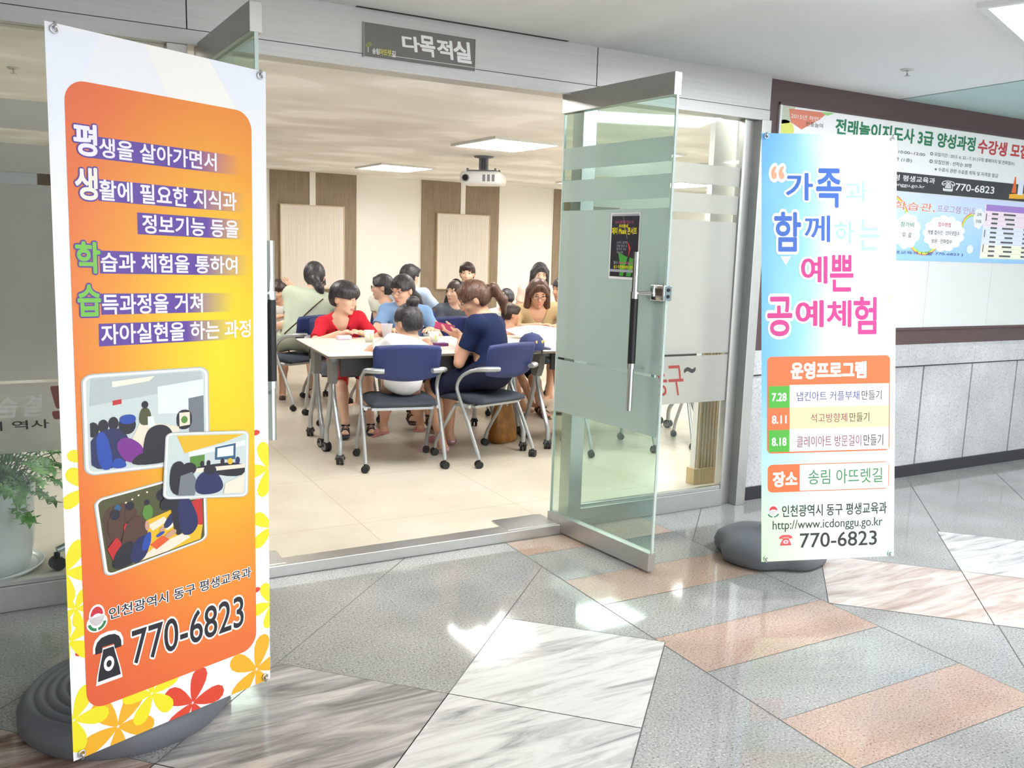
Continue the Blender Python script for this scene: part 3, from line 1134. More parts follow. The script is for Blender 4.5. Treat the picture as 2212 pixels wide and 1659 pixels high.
photo(pr, [(0.083, 1.137), (0.380, 1.112), (0.382, 1.302), (0.104, 1.333)],
      [('ph olive', None), ('ph brown', [(0, 0.12), (0.3, 0.1), (0.3, 0.5), (0, 0.75)]), ('ph dark', [(0.5, 0.05), (0.98, 0.02), (0.98, 0.35), (0.55, 0.3)]),
       ('ph lamp', (0.3, 0.10, 0.009, 0.012)), ('ph lamp', (0.36, 0.07, 0.009, 0.012)), ('ph lamp', (0.24, 0.12, 0.009, 0.012)), ('ph lamp', (0.44, 0.06, 0.009, 0.012)), ('ph teal', (0.16, 0.16, 0.03, 0.05)),
       ('ph green', (0.43, 0.34, 0.05, 0.11)), ('ph dark', (0.43, 0.2, 0.025, 0.04)), ('ph brown', (0.27, 0.3, 0.06, 0.12)), ('ph dark', (0.27, 0.18, 0.04, 0.06)),
       ('ph brown', (0.12, 0.42, 0.07, 0.2)), ('ph dark', (0.13, 0.24, 0.045, 0.07)),
       ('ph amber', [(0.4, 0.45), (0.68, 0.4), (0.98, 0.78), (0.95, 0.98), (0.24, 0.98), (0.36, 0.7)]),
       ('ph table', [(0.42, 0.52), (0.58, 0.47), (0.62, 0.55), (0.46, 0.62)]), ('ph table', [(0.26, 0.97), (0.5, 0.84), (0.78, 0.80), (0.84, 0.9), (0.6, 0.98)]),
       ('ph lamp', [(0.56, 0.6), (0.66, 0.56), (0.7, 0.64), (0.6, 0.68)]), ('ph orange', [(0.42, 0.80), (0.55, 0.73), (0.62, 0.82), (0.48, 0.90)]), ('ph red', [(0.82, 0.4), (0.98, 0.34), (0.98, 0.78), (0.9, 0.74)]),
       ('ph table', [(0.82, 0.16), (0.9, 0.1), (0.96, 0.38), (0.84, 0.34)]), ('ph red', [(0.02, 0.66), (0.12, 0.54), (0.16, 0.66), (0.06, 0.84)]), ('ph red', (0.22, 0.46, 0.03, 0.06)),
       ('ph brown', [(0.1, 0.9), (0.2, 0.42), (0.32, 0.3), (0.42, 0.46), (0.40, 0.72), (0.3, 0.9)]), ('ph dark', [(0.03, 0.98), (0.08, 0.74), (0.22, 0.62), (0.3, 0.75), (0.26, 0.98)]),
       ('ph navy', [(0.2, 0.98), (0.26, 0.68), (0.38, 0.62), (0.44, 0.72), (0.36, 0.98)]), ('ph blue', [(0.32, 0.86), (0.38, 0.64), (0.45, 0.6), (0.42, 0.84)]), ('ph skin', (0.41, 0.52, 0.022, 0.07)),
       ('ph dark', (0.62, 0.3, 0.07, 0.09)), ('ph navy', [(0.55, 0.62), (0.66, 0.42), (0.72, 0.5), (0.62, 0.66)]), ('ph skin', (0.55, 0.64, 0.025, 0.035)),
       ('ph dark', [(0.66, 0.5), (0.64, 0.16), (0.74, 0.06), (0.8, 0.2), (0.78, 0.78), (0.68, 0.82)]), ('ph navy', [(0.72, 0.8), (0.72, 0.24), (0.82, 0.22), (0.95, 0.7), (0.86, 0.88)]), ('ph skin', [(0.56, 0.74), (0.68, 0.68), (0.7, 0.76), (0.6, 0.8)]),
       ('ph blue', [(0.48, 0.7), (0.56, 0.66), (0.58, 0.7), (0.5, 0.74)])], 5)
photo(pr, [(0.277, 0.992), (0.521, 1.018), (0.515, 1.201), (0.265, 1.161)],
      [('ph wall', None), ('ph amber', [(0.1, 0.02), (0.98, 0.02), (0.7, 0.14), (0.2, 0.3)]), ('ph screen', [(0.25, 0.28), (0.98, 0.12), (0.98, 0.2), (0.25, 0.36)]),
       ('ph green', [(0.27, 0.36), (0.45, 0.33), (0.45, 0.52), (0.27, 0.53)]), ('ph teal', [(0.58, 0.22), (0.85, 0.16), (0.85, 0.42), (0.58, 0.42)]),
       ('ph screen', [(0.61, 0.24), (0.82, 0.2), (0.82, 0.36), (0.61, 0.38)]), ('ph dark', [(0.3, 0.52), (0.98, 0.44), (0.98, 0.74), (0.35, 0.6)]), ('ph table', [(0.32, 0.55), (0.98, 0.5), (0.98, 0.56), (0.34, 0.62)]),
       ('ph dark', (0.42, 0.48, 0.025, 0.05)), ('ph dark', (0.5, 0.47, 0.025, 0.05)), ('ph amber', (0.78, 0.45, 0.035, 0.05)), ('ph dark', (0.68, 0.45, 0.025, 0.05)), ('ph navy', (0.88, 0.44, 0.03, 0.06)),
       ('ph dark', [(0.03, 0.5), (0.14, 0.4), (0.22, 0.5), (0.26, 0.98), (0.04, 0.96)]), ('ph dark', (0.26, 0.55, 0.09, 0.1)), ('ph grey', [(0.16, 0.66), (0.3, 0.6), (0.36, 0.75), (0.34, 0.98), (0.14, 0.98)]),
       ('ph navy', [(0.34, 0.7), (0.5, 0.55), (0.62, 0.62), (0.72, 0.86), (0.6, 0.97), (0.34, 0.97)]), ('ph dark', (0.52, 0.58, 0.08, 0.08)), ('ph table', [(0.72, 0.8), (0.98, 0.66), (0.96, 0.96), (0.7, 0.97)])], 17)
pr.text('인천광역시 동구 평생교육과', 0.103, 1.424, 0.533, 1.455, [(0.07, 'print white'), (0.012, 'print black')], 5)
crest(pr, 0.047, 1.408, 0.049, 0.068, 5)
pr.text('770-6823', 0.163, 1.505, 0.506, 1.598, [(0.05, 'print white'), (0.008, 'print black')], 5)
phone_icon(pr, 0.064, 1.494, 0.133, 1.612, 5, 'print black', 'print white')
pr.build('banner_sheet', bl)
prof = [(0.29, 0.0), (0.305, 0.02), (0.305, 0.055), (0.295, 0.075)]
for k in range(7):
    r = 0.285-0.03*k
    prof += [(r, 0.085+0.004*k), (r-0.008, 0.093+0.004*k), (r-0.02, 0.093+0.004*k), (r-0.026, 0.087+0.004*k)]
prof += [(0.06, 0.12), (0.045, 0.135), (0.0, 0.136)]
banner_stand(bl, BL0, FRL, BL0, prof)

# ------------------------------------------------------------------ the blue banner
FRR = banner_frame((2.956, 2.574, 1.074), -0.378, 0.112, 0.028)
BR0 = (3.13, 2.985, 0.0)
br = thing('banner_stand', 'pale blue banner with blue and pink Korean title beside the wall', 'banner', BR0)


def placeR(u, v, d):
    c, uu, vv, nn = FRR
    return c+uu*(u-0.3)+vv*(0.9-v)+nn*(d+0.0005)-np.array(BR0)


def b_sky(n, l, u, v):
    a = ramp(n, [(0.0, (112, 186, 250)), (0.3, (146, 208, 252)), (0.62, (214, 246, 255)), (0.9, (252, 255, 255))])
    no = n.new('ShaderNodeTexNoise')
    no.inputs['Scale'].default_value = 2.2
    cb = n.new('ShaderNodeCombineXYZ')
    l.new(u, cb.inputs[0])
    l.new(mth(n, l, 'MULTIPLY', v, 2.0), cb.inputs[1])
    l.new(cb.outputs[0], no.inputs[0])
    t = mth(n, l, 'ADD', mth(n, l, 'MULTIPLY', u, 1.25), mth(n, l, 'MULTIPLY', mth(n, l, 'SUBTRACT', no.outputs[0], 0.5), 0.5))
    l.new(t, a.inputs[0])
    g = ramp(n, [(0.0, (208, 246, 200)), (0.5, (236, 252, 234)), (1.0, (214, 244, 226))])
    l.new(u, g.inputs[0])
    mx = n.new('ShaderNodeMixRGB')
    k = ramp(n, [(0.1, (255, 255, 255)), (0.42, (0, 0, 0))])
    l.new(v, k.inputs[0])
    l.new(k.outputs[0], mx.inputs[0])
    l.new(a.outputs[0], mx.inputs[1])
    l.new(g.outputs[0], mx.inputs[2])
    return mx.outputs[0]


uv_grad('ink sky', b_sky)
mat('ink title blue', (54, 104, 196), 0.4)
mat('ink title mint', (168, 224, 210), 0.4)
mat('ink magenta', (208, 44, 136), 0.4)
mat('ink pink', (240, 120, 190), 0.4)
mat('ink peach', (246, 170, 140), 0.4)
mat('ink pale gold', (236, 224, 190), 0.4)
mat('ink leaf', (70, 178, 44), 0.4)
mat('ink straw', (252, 226, 172), 0.4)
mat('ink wine', (140, 60, 92), 0.4)
mat('ink indigo', (70, 78, 140), 0.4)
mat('ink forest', (62, 136, 84), 0.4)
mat('ink rose', (226, 84, 92), 0.4)
mat('ink shadow', (206, 224, 232), 0.4)
pr = Print(0.6, 1.8, placeR)
pr.rect(0, 0, 0.6, 1.8, 'ink sky', 0)
for k, s_ in enumerate(('만', '들', '기')):
    pr.text(s_, 0.462+0.02*k, 0.05+0.018*k, 0.478+0.02*k, 0.066+0.018*k, [(0.0, 'ink shadow')], 2)
for body, u0, v0, u1, v1, m, off in (('“', 0.044, 0.138, 0.096, 0.186, 'ink peach', 0.02), ('가', 0.109, 0.165, 0.222, 0.274, 'ink title blue', 0.024), ('족', 0.242, 0.146, 0.350, 0.302, 'ink title blue', 0.024),
                                     ('과', 0.372, 0.196, 0.470, 0.282, 'ink title mint', 0.014), ('함', 0.058, 0.328, 0.170, 0.486, 'ink title blue', 0.024), ('께', 0.190, 0.340, 0.300, 0.448, 'ink title blue', 0.014),
                                     ('하', 0.324, 0.362, 0.408, 0.456, 'ink title mint', 0.014), ('는', 0.432, 0.354, 0.522, 0.482, 'ink title mint', 0.014), ('예', 0.176, 0.511, 0.288, 0.622, 'ink magenta', 0.02),
                                     ('쁜', 0.304, 0.507, 0.405, 0.655, 'ink magenta', 0.02), ('공', 0.028, 0.682, 0.132, 0.840, 'ink magenta', 0.024), ('예', 0.153, 0.696, 0.271, 0.805, 'ink magenta', 0.024),
                                     ('체', 0.291, 0.697, 0.396, 0.806, 'ink magenta', 0.024), ('험', 0.411, 0.684, 0.510, 0.836, 'ink magenta', 0.024), ('”', 0.534, 0.673, 0.575, 0.708, 'ink pale gold', 0.02)):
    pr.text(body, u0, v0, u1, v1, [(off+0.07, 'print white'), (off, m)], 2)
pr.poly([(0.083, 0.51), (0.129, 0.51), (0.106, 0.546)], 'print white', 2)
pr.rect(0.025, 0.930, 0.576, 1.339, 'print orange', 2, r=0.02)
pr.rect(0.124, 1.050, 0.571, 1.333, 'print white', 3)
pr.rect(0.124, 1.145, 0.571, 1.237, 'ink straw', 4)
pr.rect(0.031, 1.054, 0.124, 1.146, 'ink leaf', 4)
pr.rect(0.031, 1.240, 0.124, 1.333, 'ink leaf', 4)
pr.text('운영프로그램', 0.131, 0.957, 0.465, 1.024, [(0.045, 'print white')], 4)
for s_, v0 in (('7.28', 1.084), ('8.11', 1.179), ('8.18', 1.273)):
    pr.text(s_, 0.046, v0, 0.109, v0+0.033, [(0.03, 'print white')], 6)
for s_, u0, v0, u1, v1, m in (('냅킨아트 커플부채', 0.156, 1.079, 0.436, 1.119, 'ink indigo'), ('만들기', 0.447, 1.079, 0.537, 1.119, 'print black'),
                              ('석고방향제', 0.218, 1.173, 0.382, 1.212, 'ink wine'), ('만들기', 0.393, 1.173, 0.482, 1.212, 'print black'),
                              ('클레이아트 방문걸이', 0.156, 1.268, 0.446, 1.316, 'ink wine'), ('만들기', 0.457, 1.268, 0.546, 1.316, 'print black')):
    pr.text(s_, u0, v0, u1, v1, [(0.004, m)], 6)
pr.rect(0.028, 1.387, 0.575, 1.505, 'print orange', 2, r=0.02)
pr.rect(0.170, 1.3905, 0.5715, 1.5015, 'print white', 3, r=0.004)
pr.text('장소', 0.052, 1.419, 0.157, 1.480, [(0.045, 'print white')], 4)
pr.text('송림 아뜨렛길', 0.208, 1.413, 0.543, 1.476, [(0.006, 'ink forest')], 4)
pr.text('인천광역시 동구 평생교육과', 0.092, 1.562, 0.565, 1.612, [(0.010, 'print black')], 3)
crest(pr, 0.026, 1.562, 0.053, 0.052, 3)
pr.text('http://www.icdonggu.go.kr', 0.050, 1.626, 0.546, 1.676, [(0.0, 'print black')], 3)
pr.text('770-6823', 0.172, 1.685, 0.520, 1.747, [(0.006, 'print black')], 3)
phone_icon(pr, 0.079, 1.688, 0.137, 1.734, 3, 'ink rose', None)
pr.build('banner_sheet', br)


def sq_r(a):
    c_, s_ = abs(math.cos(a+0.5)), abs(math.sin(a+0.5))
    return 1.0/((c_**3.4+s_**3.4)**(1/3.4))*(1-0.035*math.cos(8*(a+0.5)))


banner_stand(br, BR0, FRR, BR0, [(0.225, 0.0), (0.25, 0.012), (0.258, 0.05), (0.245, 0.085), (0.20, 0.112), (0.13, 0.128), (0.06, 0.132), (0.05, 0.15), (0.0, 0.151)],
             rfun=sq_r, sq=0.92)
# ------------------------------------------------------------------ notice board and its two posters on the right wall
nb = thing('notice_board', 'long white panelled notice board in a dark brown frame on the right wall', 'notice board', (5.8, GY, 1.021))
for k, (a, b_) in enumerate(((3.773, 4.513), (4.513, 5.191), (5.191, 5.869), (5.869, 6.547), (6.547, 7.225), (7.225, 7.9))):
    m = MB()
    m.box(a-5.8+0.0012, b_-5.8-0.0012, -0.008, 0.001, 0, 1.284, 0)
    m.build('panel', ['board white'], nb)
for a, b_, c0, c1 in ((3.757, 7.916, -0.016, 0.0), (3.757, 7.916, 1.284, 1.30), (3.757, 3.773, 0, 1.284), (7.9, 7.916, 0, 1.284)):
    m = MB()
    m.box(a-5.8, b_-5.8, -0.014, 0.001, c0, c1, 0)
    m.build('frame_strip', ['board white' if a < 3.77 and b_ < 3.78 else 'frame brown'], nb)
mat('poster white', (236, 237, 238), 0.45)
mat('ink deep green', (40, 122, 84), 0.45)
mat('ink brick', (196, 66, 72), 0.45)
mat('ink charcoal', (56, 56, 60), 0.45)
mat('ink grey text', (92, 92, 96), 0.45)
mat('ink clay', (214, 128, 104), 0.45)
mat('ink moss', (188, 196, 176), 0.45)
mat('ink lime', (216, 220, 110), 0.45)
mat('ink lilac', (150, 130, 196), 0.45)
mat('ink table head', (164, 128, 206), 0.45)
mat('ink table pink', (246, 226, 240), 0.45)
mat('ink table blue', (226, 232, 250), 0.45)
mat('ink table cream', (246, 246, 222), 0.45)
mat('ink rainbow green', (150, 208, 120), 0.45)
mat('ink cone', (238, 104, 48), 0.45)


def b_poster(n, l, u, v):
    r = ramp(n, [(0.0, (150, 196, 238)), (0.35, (166, 206, 242)), (0.75, (196, 220, 246)), (1.0, (206, 216, 246))])
    l.new(v, r.inputs[0])
    return r.outputs[0]


uv_grad('ink poster sky', b_poster)
P1X, P1Z = 3.776, 2.302
o = (4.9, GY-0.010, 2.1)
p1 = Print(2.80, 0.413, lambda u, v, d: (P1X+u-o[0], -d-0.0005, P1Z-v-o[2]))


def at1(x0, z0, x1, z1):
    return x0-P1X, P1Z-z1, x1-P1X, P1Z-z0


p1.rect(0, 0, 2.80, 0.413, 'poster white', 0)
p1.poly([(0, 0), (0.10, 0), (0.06, 0.09), (0, 0.1)], 'ink moss', 1)
p1.poly([(0.05, 0.012), (0.36, 0.006), (0.30, 0.05), (0.16, 0.118), (0.07, 0.085)], 'ink clay', 2)
p1.poly([(0.30, 0.006), (0.42, 0.002), (0.36, 0.022)], 'ink rainbow green', 3)
p1.disc(0.03, 0.13, 0.072, 'ink lime', 1, rv=0.055)
p1.text('2015년 하반기', 0.07, 0.036, 0.33, 0.062, [(0.0, 'poster white')], 4)
p1.text('전통놀이', 0.19, 0.07, 0.33, 0.096, [(0.0, 'ink charcoal')], 4)
p1.text('전래놀이지도사 3급 양성과정', *at1(4.215, 2.186, 5.535, 2.272), [(0.035, 'ink deep green')], 2)
p1.text('수강생 모집', *at1(5.572, 2.180, 6.13, 2.268), [(0.035, 'ink brick')], 2)
for s_, b4 in (('교육기간 : 2015. 8. 3 (월) 10:00~12:00', (4.22, 2.112, 5.04, 2.138)), ('교육장소 : 동구 평생학습관 (1층)', (4.22, 2.066, 4.92, 2.092)), ('교육대상 : 지역주민', (4.22, 2.022, 4.66, 2.046)),
               ('◎ 모집기간 : 2015. 6. 22 - 7. 31 (구청 홈페이지 및 전화접수)', (5.09, 2.122, 5.99, 2.150)), ('◎ 모집인원 : 선착순 30명', (5.09, 2.078, 5.52, 2.104)),
               ('※ 수료식 관련 수료증 취득 및 자격증 발급', (5.15, 2.032, 5.82, 2.058))):
    p1.text(s_, *at1(*b4), [(0.012, 'ink grey text')], 2)
p1.rect(0, P1Z-2.004, 2.80, 0.413, 'ink charcoal', 1)
p1.text('인천광역시 동구청 평생교육과', *at1(4.3, 1.952, 5.165, 1.988), [(0.012, 'poster white')], 2)
p1.text('www.icdonggu.go.kr', *at1(4.55, 1.912, 5.07, 1.938), [(0.0, 'poster white')], 2)
p1.text('☎770-6823', *at1(5.235, 1.914, 5.795, 1.980), [(0.012, 'poster white')], 2)
p1.poly([(5.99-P1X, 0.36), (6.045-P1X, 0.36), (6.025-P1X, 0.25), (6.012-P1X, 0.25)], 'ink cone', 3)
p1.rect(6.06-P1X, 0.27, 6.12-P1X, 0.37, 'ink table blue', 3)
p1.poly([(5.97-P1X, 0.37), (6.3-P1X, 0.345), (6.3-P1X, 0.39), (5.97-P1X, 0.4)], 'print gold', 2)
tag(p1.build('wall_poster', None, o), 'white poster with green and red title and a dark strip carrying a telephone number', 'poster')

P2X, P2Z = 3.776, 1.884
o2 = (4.9, GY-0.010, 1.66)
p2_ = Print(2.80, 0.427, lambda u, v, d: (P2X+u-o2[0], -d-0.0005, P2Z-v-o2[2]))


def at2(x0, z0, x1, z1):
    return x0-P2X, P2Z-z1, x1-P2X, P2Z-z0


p2_.rect(0, 0, 2.80, 0.427, 'ink poster sky', 0)
p2_.text('동구 평생학습관,', *at2(4.25, 1.772, 5.19, 1.826), [(0.05, 'poster white'), (0.012, 'ink clay')], 2)
p2_.text('프로그램 안내', *at2(5.215, 1.776, 5.600, 1.822), [(0.05, 'poster white'), (0.008, 'ink lilac')], 2)


def cloud(pr, x, z, rx, rz_, m, lay, n=9):
    u, v = x-P2X, P2Z-z
    P = []
    for k in range(72):
        a = 2*math.pi*k/72
        q = 0.9+0.12*abs(math.sin(n*a/2))
        P.append((u+rx*q*math.cos(a), v+rz_*q*math.sin(a)))
    pr.poly(P, m, lay)


def arc(pr, x, z, r, a0, a1, wd, m, lay):
    u, v = x-P2X, P2Z-z
    A = [math.radians(a0+(a1-a0)*k/14) for k in range(15)]
    pr.poly([(u+(r+wd)*math.cos(t), v-(r+wd)*math.sin(t)) for t in A]+[(u+r*math.cos(t), v-r*math.sin(t)) for t in A[::-1]], m, lay)


for q, (m, wd) in enumerate((('ink clay', 0.0), ('print yellow', -0.008), ('ink rainbow green', -0.016))):
    arc(p2_, 5.12, 1.70, 0.20+wd, 200, 330, 0.008, m, 1)
    arc(p2_, 5.60, 1.66, 0.12+wd, 70, 180, 0.008, m, 1)
    arc(p2_, 4.75, 1.66, 0.2+wd, 30, 120, 0.008, m, 1)
cloud(p2_, 4.94, 1.642, 0.13, 0.112, 'ink table cream', 2)
cloud(p2_, 4.94, 1.642, 0.118, 0.10, 'poster white', 3)
cloud(p2_, 5.31, 1.64, 0.215, 0.118, 'poster white', 3, 13)
cloud(p2_, 5.66, 1.752, 0.06, 0.07, 'poster white', 3, 7)
cloud(p2_, 5.60, 1.545, 0.035, 0.03, 'ink table blue', 3, 6)
cloud(p2_, 4.45, 1.64, 0.2, 0.11, 'poster white', 3, 11)
for s_, b4, m in (('참가비', (4.87, 1.668, 5.0, 1.70), 'ink forest'), ('무  료', (4.895, 1.60, 4.985, 1.632), 'ink charcoal'), ('접수방법', (5.24, 1.684, 5.37, 1.712), 'ink brick'),
                  ('개별 접수인 · 인터넷접수', (5.14, 1.63, 5.47, 1.658), 'ink charcoal'), ('방문 · 전화접수', (5.19, 1.575, 5.40, 1.602), 'ink charcoal'),
                  ('교육', (5.635, 1.768, 5.685, 1.79), 'ink charcoal'), ('안내표', (5.63, 1.722, 5.69, 1.745), 'ink charcoal'),
                  ('인천광역시 동구 평생교육과 ( ☎ 770-6823 )', (4.30, 1.494, 5.53, 1.518), 'ink indigo')):
    p2_.text(s_, *at2(*b4), [(0.012, m)], 4)
p2_.rect(*at2(5.715, 1.487, 6.50, 1.850), 'ink table pink', 2)
p2_.rect(*at2(5.715, 1.58, 6.50, 1.70), 'ink table blue', 3)
p2_.rect(*at2(5.715, 1.487, 6.50, 1.58), 'ink table cream', 3)
p2_.rect(*at2(5.728, 1.808, 6.50, 1.850), 'ink table head', 3)
for k in range(10):
    z = 1.783-0.0315*k
    p2_.rect(*at2(5.80, z, 5.87, z+0.013), 'ink grey text', 4)
    p2_.rect(*at2(5.93+0.02*(k % 3), z, 6.07-0.01*(k % 2), z+0.013), 'ink grey text', 4)
    p2_.rect(*at2(6.18, z, 6.40-0.03*(k % 3), z+0.013), 'ink grey text', 4)
    p2_.rect(*at2(5.73, z-0.009, 6.50, z-0.0075), 'print grey', 4)
for z in (1.74, 1.63, 1.53):
    p2_.rect(*at2(5.735, z, 5.745, z+0.05), 'ink grey text', 4)
tag(p2_.build('wall_poster', None, o2), 'light blue poster with white clouds, rainbow arcs and a timetable', 'poster')

# ------------------------------------------------------------------ room sign on the head rail
mat('sign grey', (112, 109, 106), 0.45)
mat('sign white', (238, 238, 236), 0.45)
mat('sign yellow', (214, 206, 70), 0.45)
mat('sign green', (136, 146, 84), 0.45)
so = (1.549, GY-0.052, 2.314)
sg_ = thing('room_sign', 'grey sign with white brush-written Korean room name on the steel head rail', 'sign', so)
m = MB()
m.box(-0.262, 0.262, -0.008, 0.001, -0.069, 0.069, 0)
m.build('plate', ['sign grey'], sg_)
m = MB()
for a, b_, c0, c1 in ((-0.264, 0.264, 0.069, 0.0715), (-0.264, 0.264, -0.0715, -0.069), (-0.264, -0.262, -0.069, 0.069), (0.262, 0.264, -0.069, 0.069)):
    m.box(a, b_, -0.010, 0.001, c0, c1, 0)
m.box(-0.14, 0.262, -0.0086, -0.008, -0.054, -0.051, 0)
m.build('sign_rim', ['steel'], sg_)
ps = Print(0.524, 0.138, lambda u, v, d: (u-0.262, -0.0082-d, 0.069-v), 0.0003)
for s_, u0, u1, v0, v1 in (('다', 0.175, 0.252, 0.03, 0.09), ('목', 0.258, 0.325, 0.02, 0.10), ('적', 0.34, 0.41, 0.025, 0.10), ('실', 0.42, 0.50, 0.02, 0.105)):
    ps.text(s_, u0, v0, u1, v1, [(0.035, 'sign white')], 1, -0.12)
ps.build('lettering', sg_)
ps = Print(0.524, 0.138, lambda u, v, d: (u-0.262, -0.0082-d, 0.069-v), 0.0003)
ps.text('송림', 0.037, 0.100, 0.068, 0.123, [(0.02, 'sign white')], 1)
ps.text('아뜨렛', 0.07, 0.098, 0.122, 0.124, [(0.02, 'sign yellow')], 1)
ps.text('길', 0.125, 0.100, 0.142, 0.125, [(0.02, 'sign white')], 1)
ps.disc(0.024, 0.086, 0.010, 'sign green', 1)
ps.disc(0.013, 0.094, 0.007, 'sign green', 1)
ps.rect(0.017, 0.094, 0.0195, 0.12, 'sign white', 1)
ps.build('emblem', sg_)

# ------------------------------------------------------------------ concert poster taped on the open door
mat('poster night', (44, 42, 54), 0.35)
mat('ink hot pink', (206, 92, 146), 0.4)
mat('ink stage green', (74, 170, 66), 0.4)
mat('ink silver', (176, 180, 190), 0.4)
mat('paper white', (240, 240, 240), 0.6)
q = D1.matrix_basis if False else Matrix.Translation(D1.location) @ Matrix.Rotation(DA1, 4, 'Z')
dp = Print(0.198, 0.302, lambda u, v, d: (u, -0.0009-d, -v), 0.0003)
dp.rect(0, 0, 0.198, 0.302, 'paper white', 0)
dp.rect(0.007, 0.014, 0.192, 0.290, 'poster night', 1)
dp.rect(0.007, 0.005, 0.190, 0.0135, 'ink silver', 1)
dp.poly([(0.075, 0.286), (0.10, 0.286), (0.125, 0.20), (0.06, 0.178), (0.075, 0.23)], 'ink stage green', 2)
dp.poly([(0.12, 0.286), (0.15, 0.286), (0.175, 0.21), (0.14, 0.2)], 'ink stage green', 2)
dp.poly([(0.082, 0.014), (0.0835, 0.014), (0.118, 0.116), (0.116, 0.117)], 'ink silver', 2)
dp.poly([(0.118, 0.13), (0.13, 0.14), (0.142, 0.16), (0.138, 0.175), (0.128, 0.20), (0.126, 0.205), (0.133, 0.17), (0.128, 0.15)], 'print red', 2)
dp.text('2015 문화가 있는 날', 0.03, 0.035, 0.155, 0.049, [(0.0, 'ink hot pink')], 3)
dp.text('우리동네', 0.058, 0.052, 0.118, 0.068, [(0.03, 'print yellow')], 3)
dp.text('재미 Music 콘서트', 0.010, 0.066, 0.178, 0.097, [(0.03, 'print yellow')], 3)
for k, s_ in enumerate(('난타 공연', '마술 풍선 쇼', '통기타 가수', '색소폰')):
    dp.text(s_, 0.048, 0.128+0.015*k, 0.048+(0.07, 0.072, 0.066, 0.046)[k], 0.140+0.015*k, [(0.0, 'ink silver')], 3)
dp.text('일시', 0.032, 0.219, 0.058, 0.233, [(0.02, 'ink silver')], 3)
dp.text('8. 26 수요일 7시', 0.066, 0.219, 0.16, 0.233, [(0.02, 'ink hot pink')], 3)
dp.text('동구 주민행복센터 광장', 0.034, 0.238, 0.165, 0.254, [(0.02, 'print yellow')], 3)
dp.rect(0.007, 0.257, 0.192, 0.2685, 'ink silver', 3)
po = dp.build('door_poster')
po.matrix_world = q @ Matrix.Translation((0.388, -0.0098, 1.632-0.012))
tag(po, 'small dark concert poster stuck on the film of the open glass door', 'poster')

# ------------------------------------------------------------------ ceiling fittings
mat('sprinkler white', (206, 206, 204), 0.4)
for x, y, z, lb in ((4.06, 3.18, CH, 'small round sprinkler head in the corridor ceiling by the notice board'), (-0.03, 6.1, RH, 'small dark sprinkler head in the room ceiling behind the fixed pane')):
    r = thing('sprinkler_head', lb, 'sprinkler', (x, y, z))
    m = MB()
    m.lathe([(0.0, -0.006), (0.03, -0.006), (0.036, 0.0), (0.0, 0.0)], seg=24)
    m.build('flange', ['sprinkler white'], r)
    m = MB()
    m.lathe([(0.0, -0.036), (0.016, -0.034), (0.016, -0.031), (0.004, -0.03), (0.005, -0.006), (0.009, -0.006)], seg=16)
    m.build('deflector', ['steel'], r)

# ------------------------------------------------------------------ projector
mat('projector white', (232, 234, 236), 0.35)
mat('projector grey', (120, 124, 132), 0.45)
mat('lens', (14, 15, 20), 0.08)
pj = thing('projector', 'white projector hanging from the room ceiling on a grey mount', 'projector', (4.28, 8.5, RH), math.radians(-40))
m = MB()
m.rbox(-0.225, 0.225, -0.17, 0.17, -0.30, -0.165, 0.05)
m.build('body', ['projector white'], pj)
m = MB()
m.lathe([(0.11, 0.0), (0.10, -0.012), (0.05, -0.02), (0.05, -0.022)], seg=24)
m.box(-0.045, -0.02, -0.03, 0.03, -0.15, -0.015)
m.box(0.02, 0.045, -0.03, 0.03, -0.15, -0.015)
m.cyl((0, 0, -0.15), (0, 0, -0.02), 0.018)
m.build('ceiling_mount', ['projector grey'], pj)
m = MB()
m.box(-0.16, 0.16, -0.11, 0.11, -0.166, -0.148)
for x, y in ((-0.15, -0.1), (0.15, -0.1), (-0.15, 0.1), (0.15, 0.1)):
    m.cyl((x, y, -0.165), (x, y, -0.13), 0.012)
m.build('mount_plate', ['projector grey'], pj)
m = MB()
m.cyl((-0.15, -0.165, -0.235), (-0.15, -0.192, -0.235), 0.04, 0.036, mi=0)
m.cyl((-0.15, -0.190, -0.235), (-0.15, -0.194, -0.235), 0.03, mi=1)
m.build('lens', ['projector grey', 'lens'], pj)
for k in range(7):
    m = MB()
    m.box(-0.227, -0.2245, -0.12+0.03*k, -0.105+0.03*k, -0.27, -0.2)
    m.build('vent_slot', ['projector grey'], pj)
for k in range(3):
    m = MB()
    m.box(0.03+0.05*k, 0.06+0.05*k, -0.173, -0.1695, -0.27, -0.2)
    m.build('vent_slot', ['projector grey'], pj)

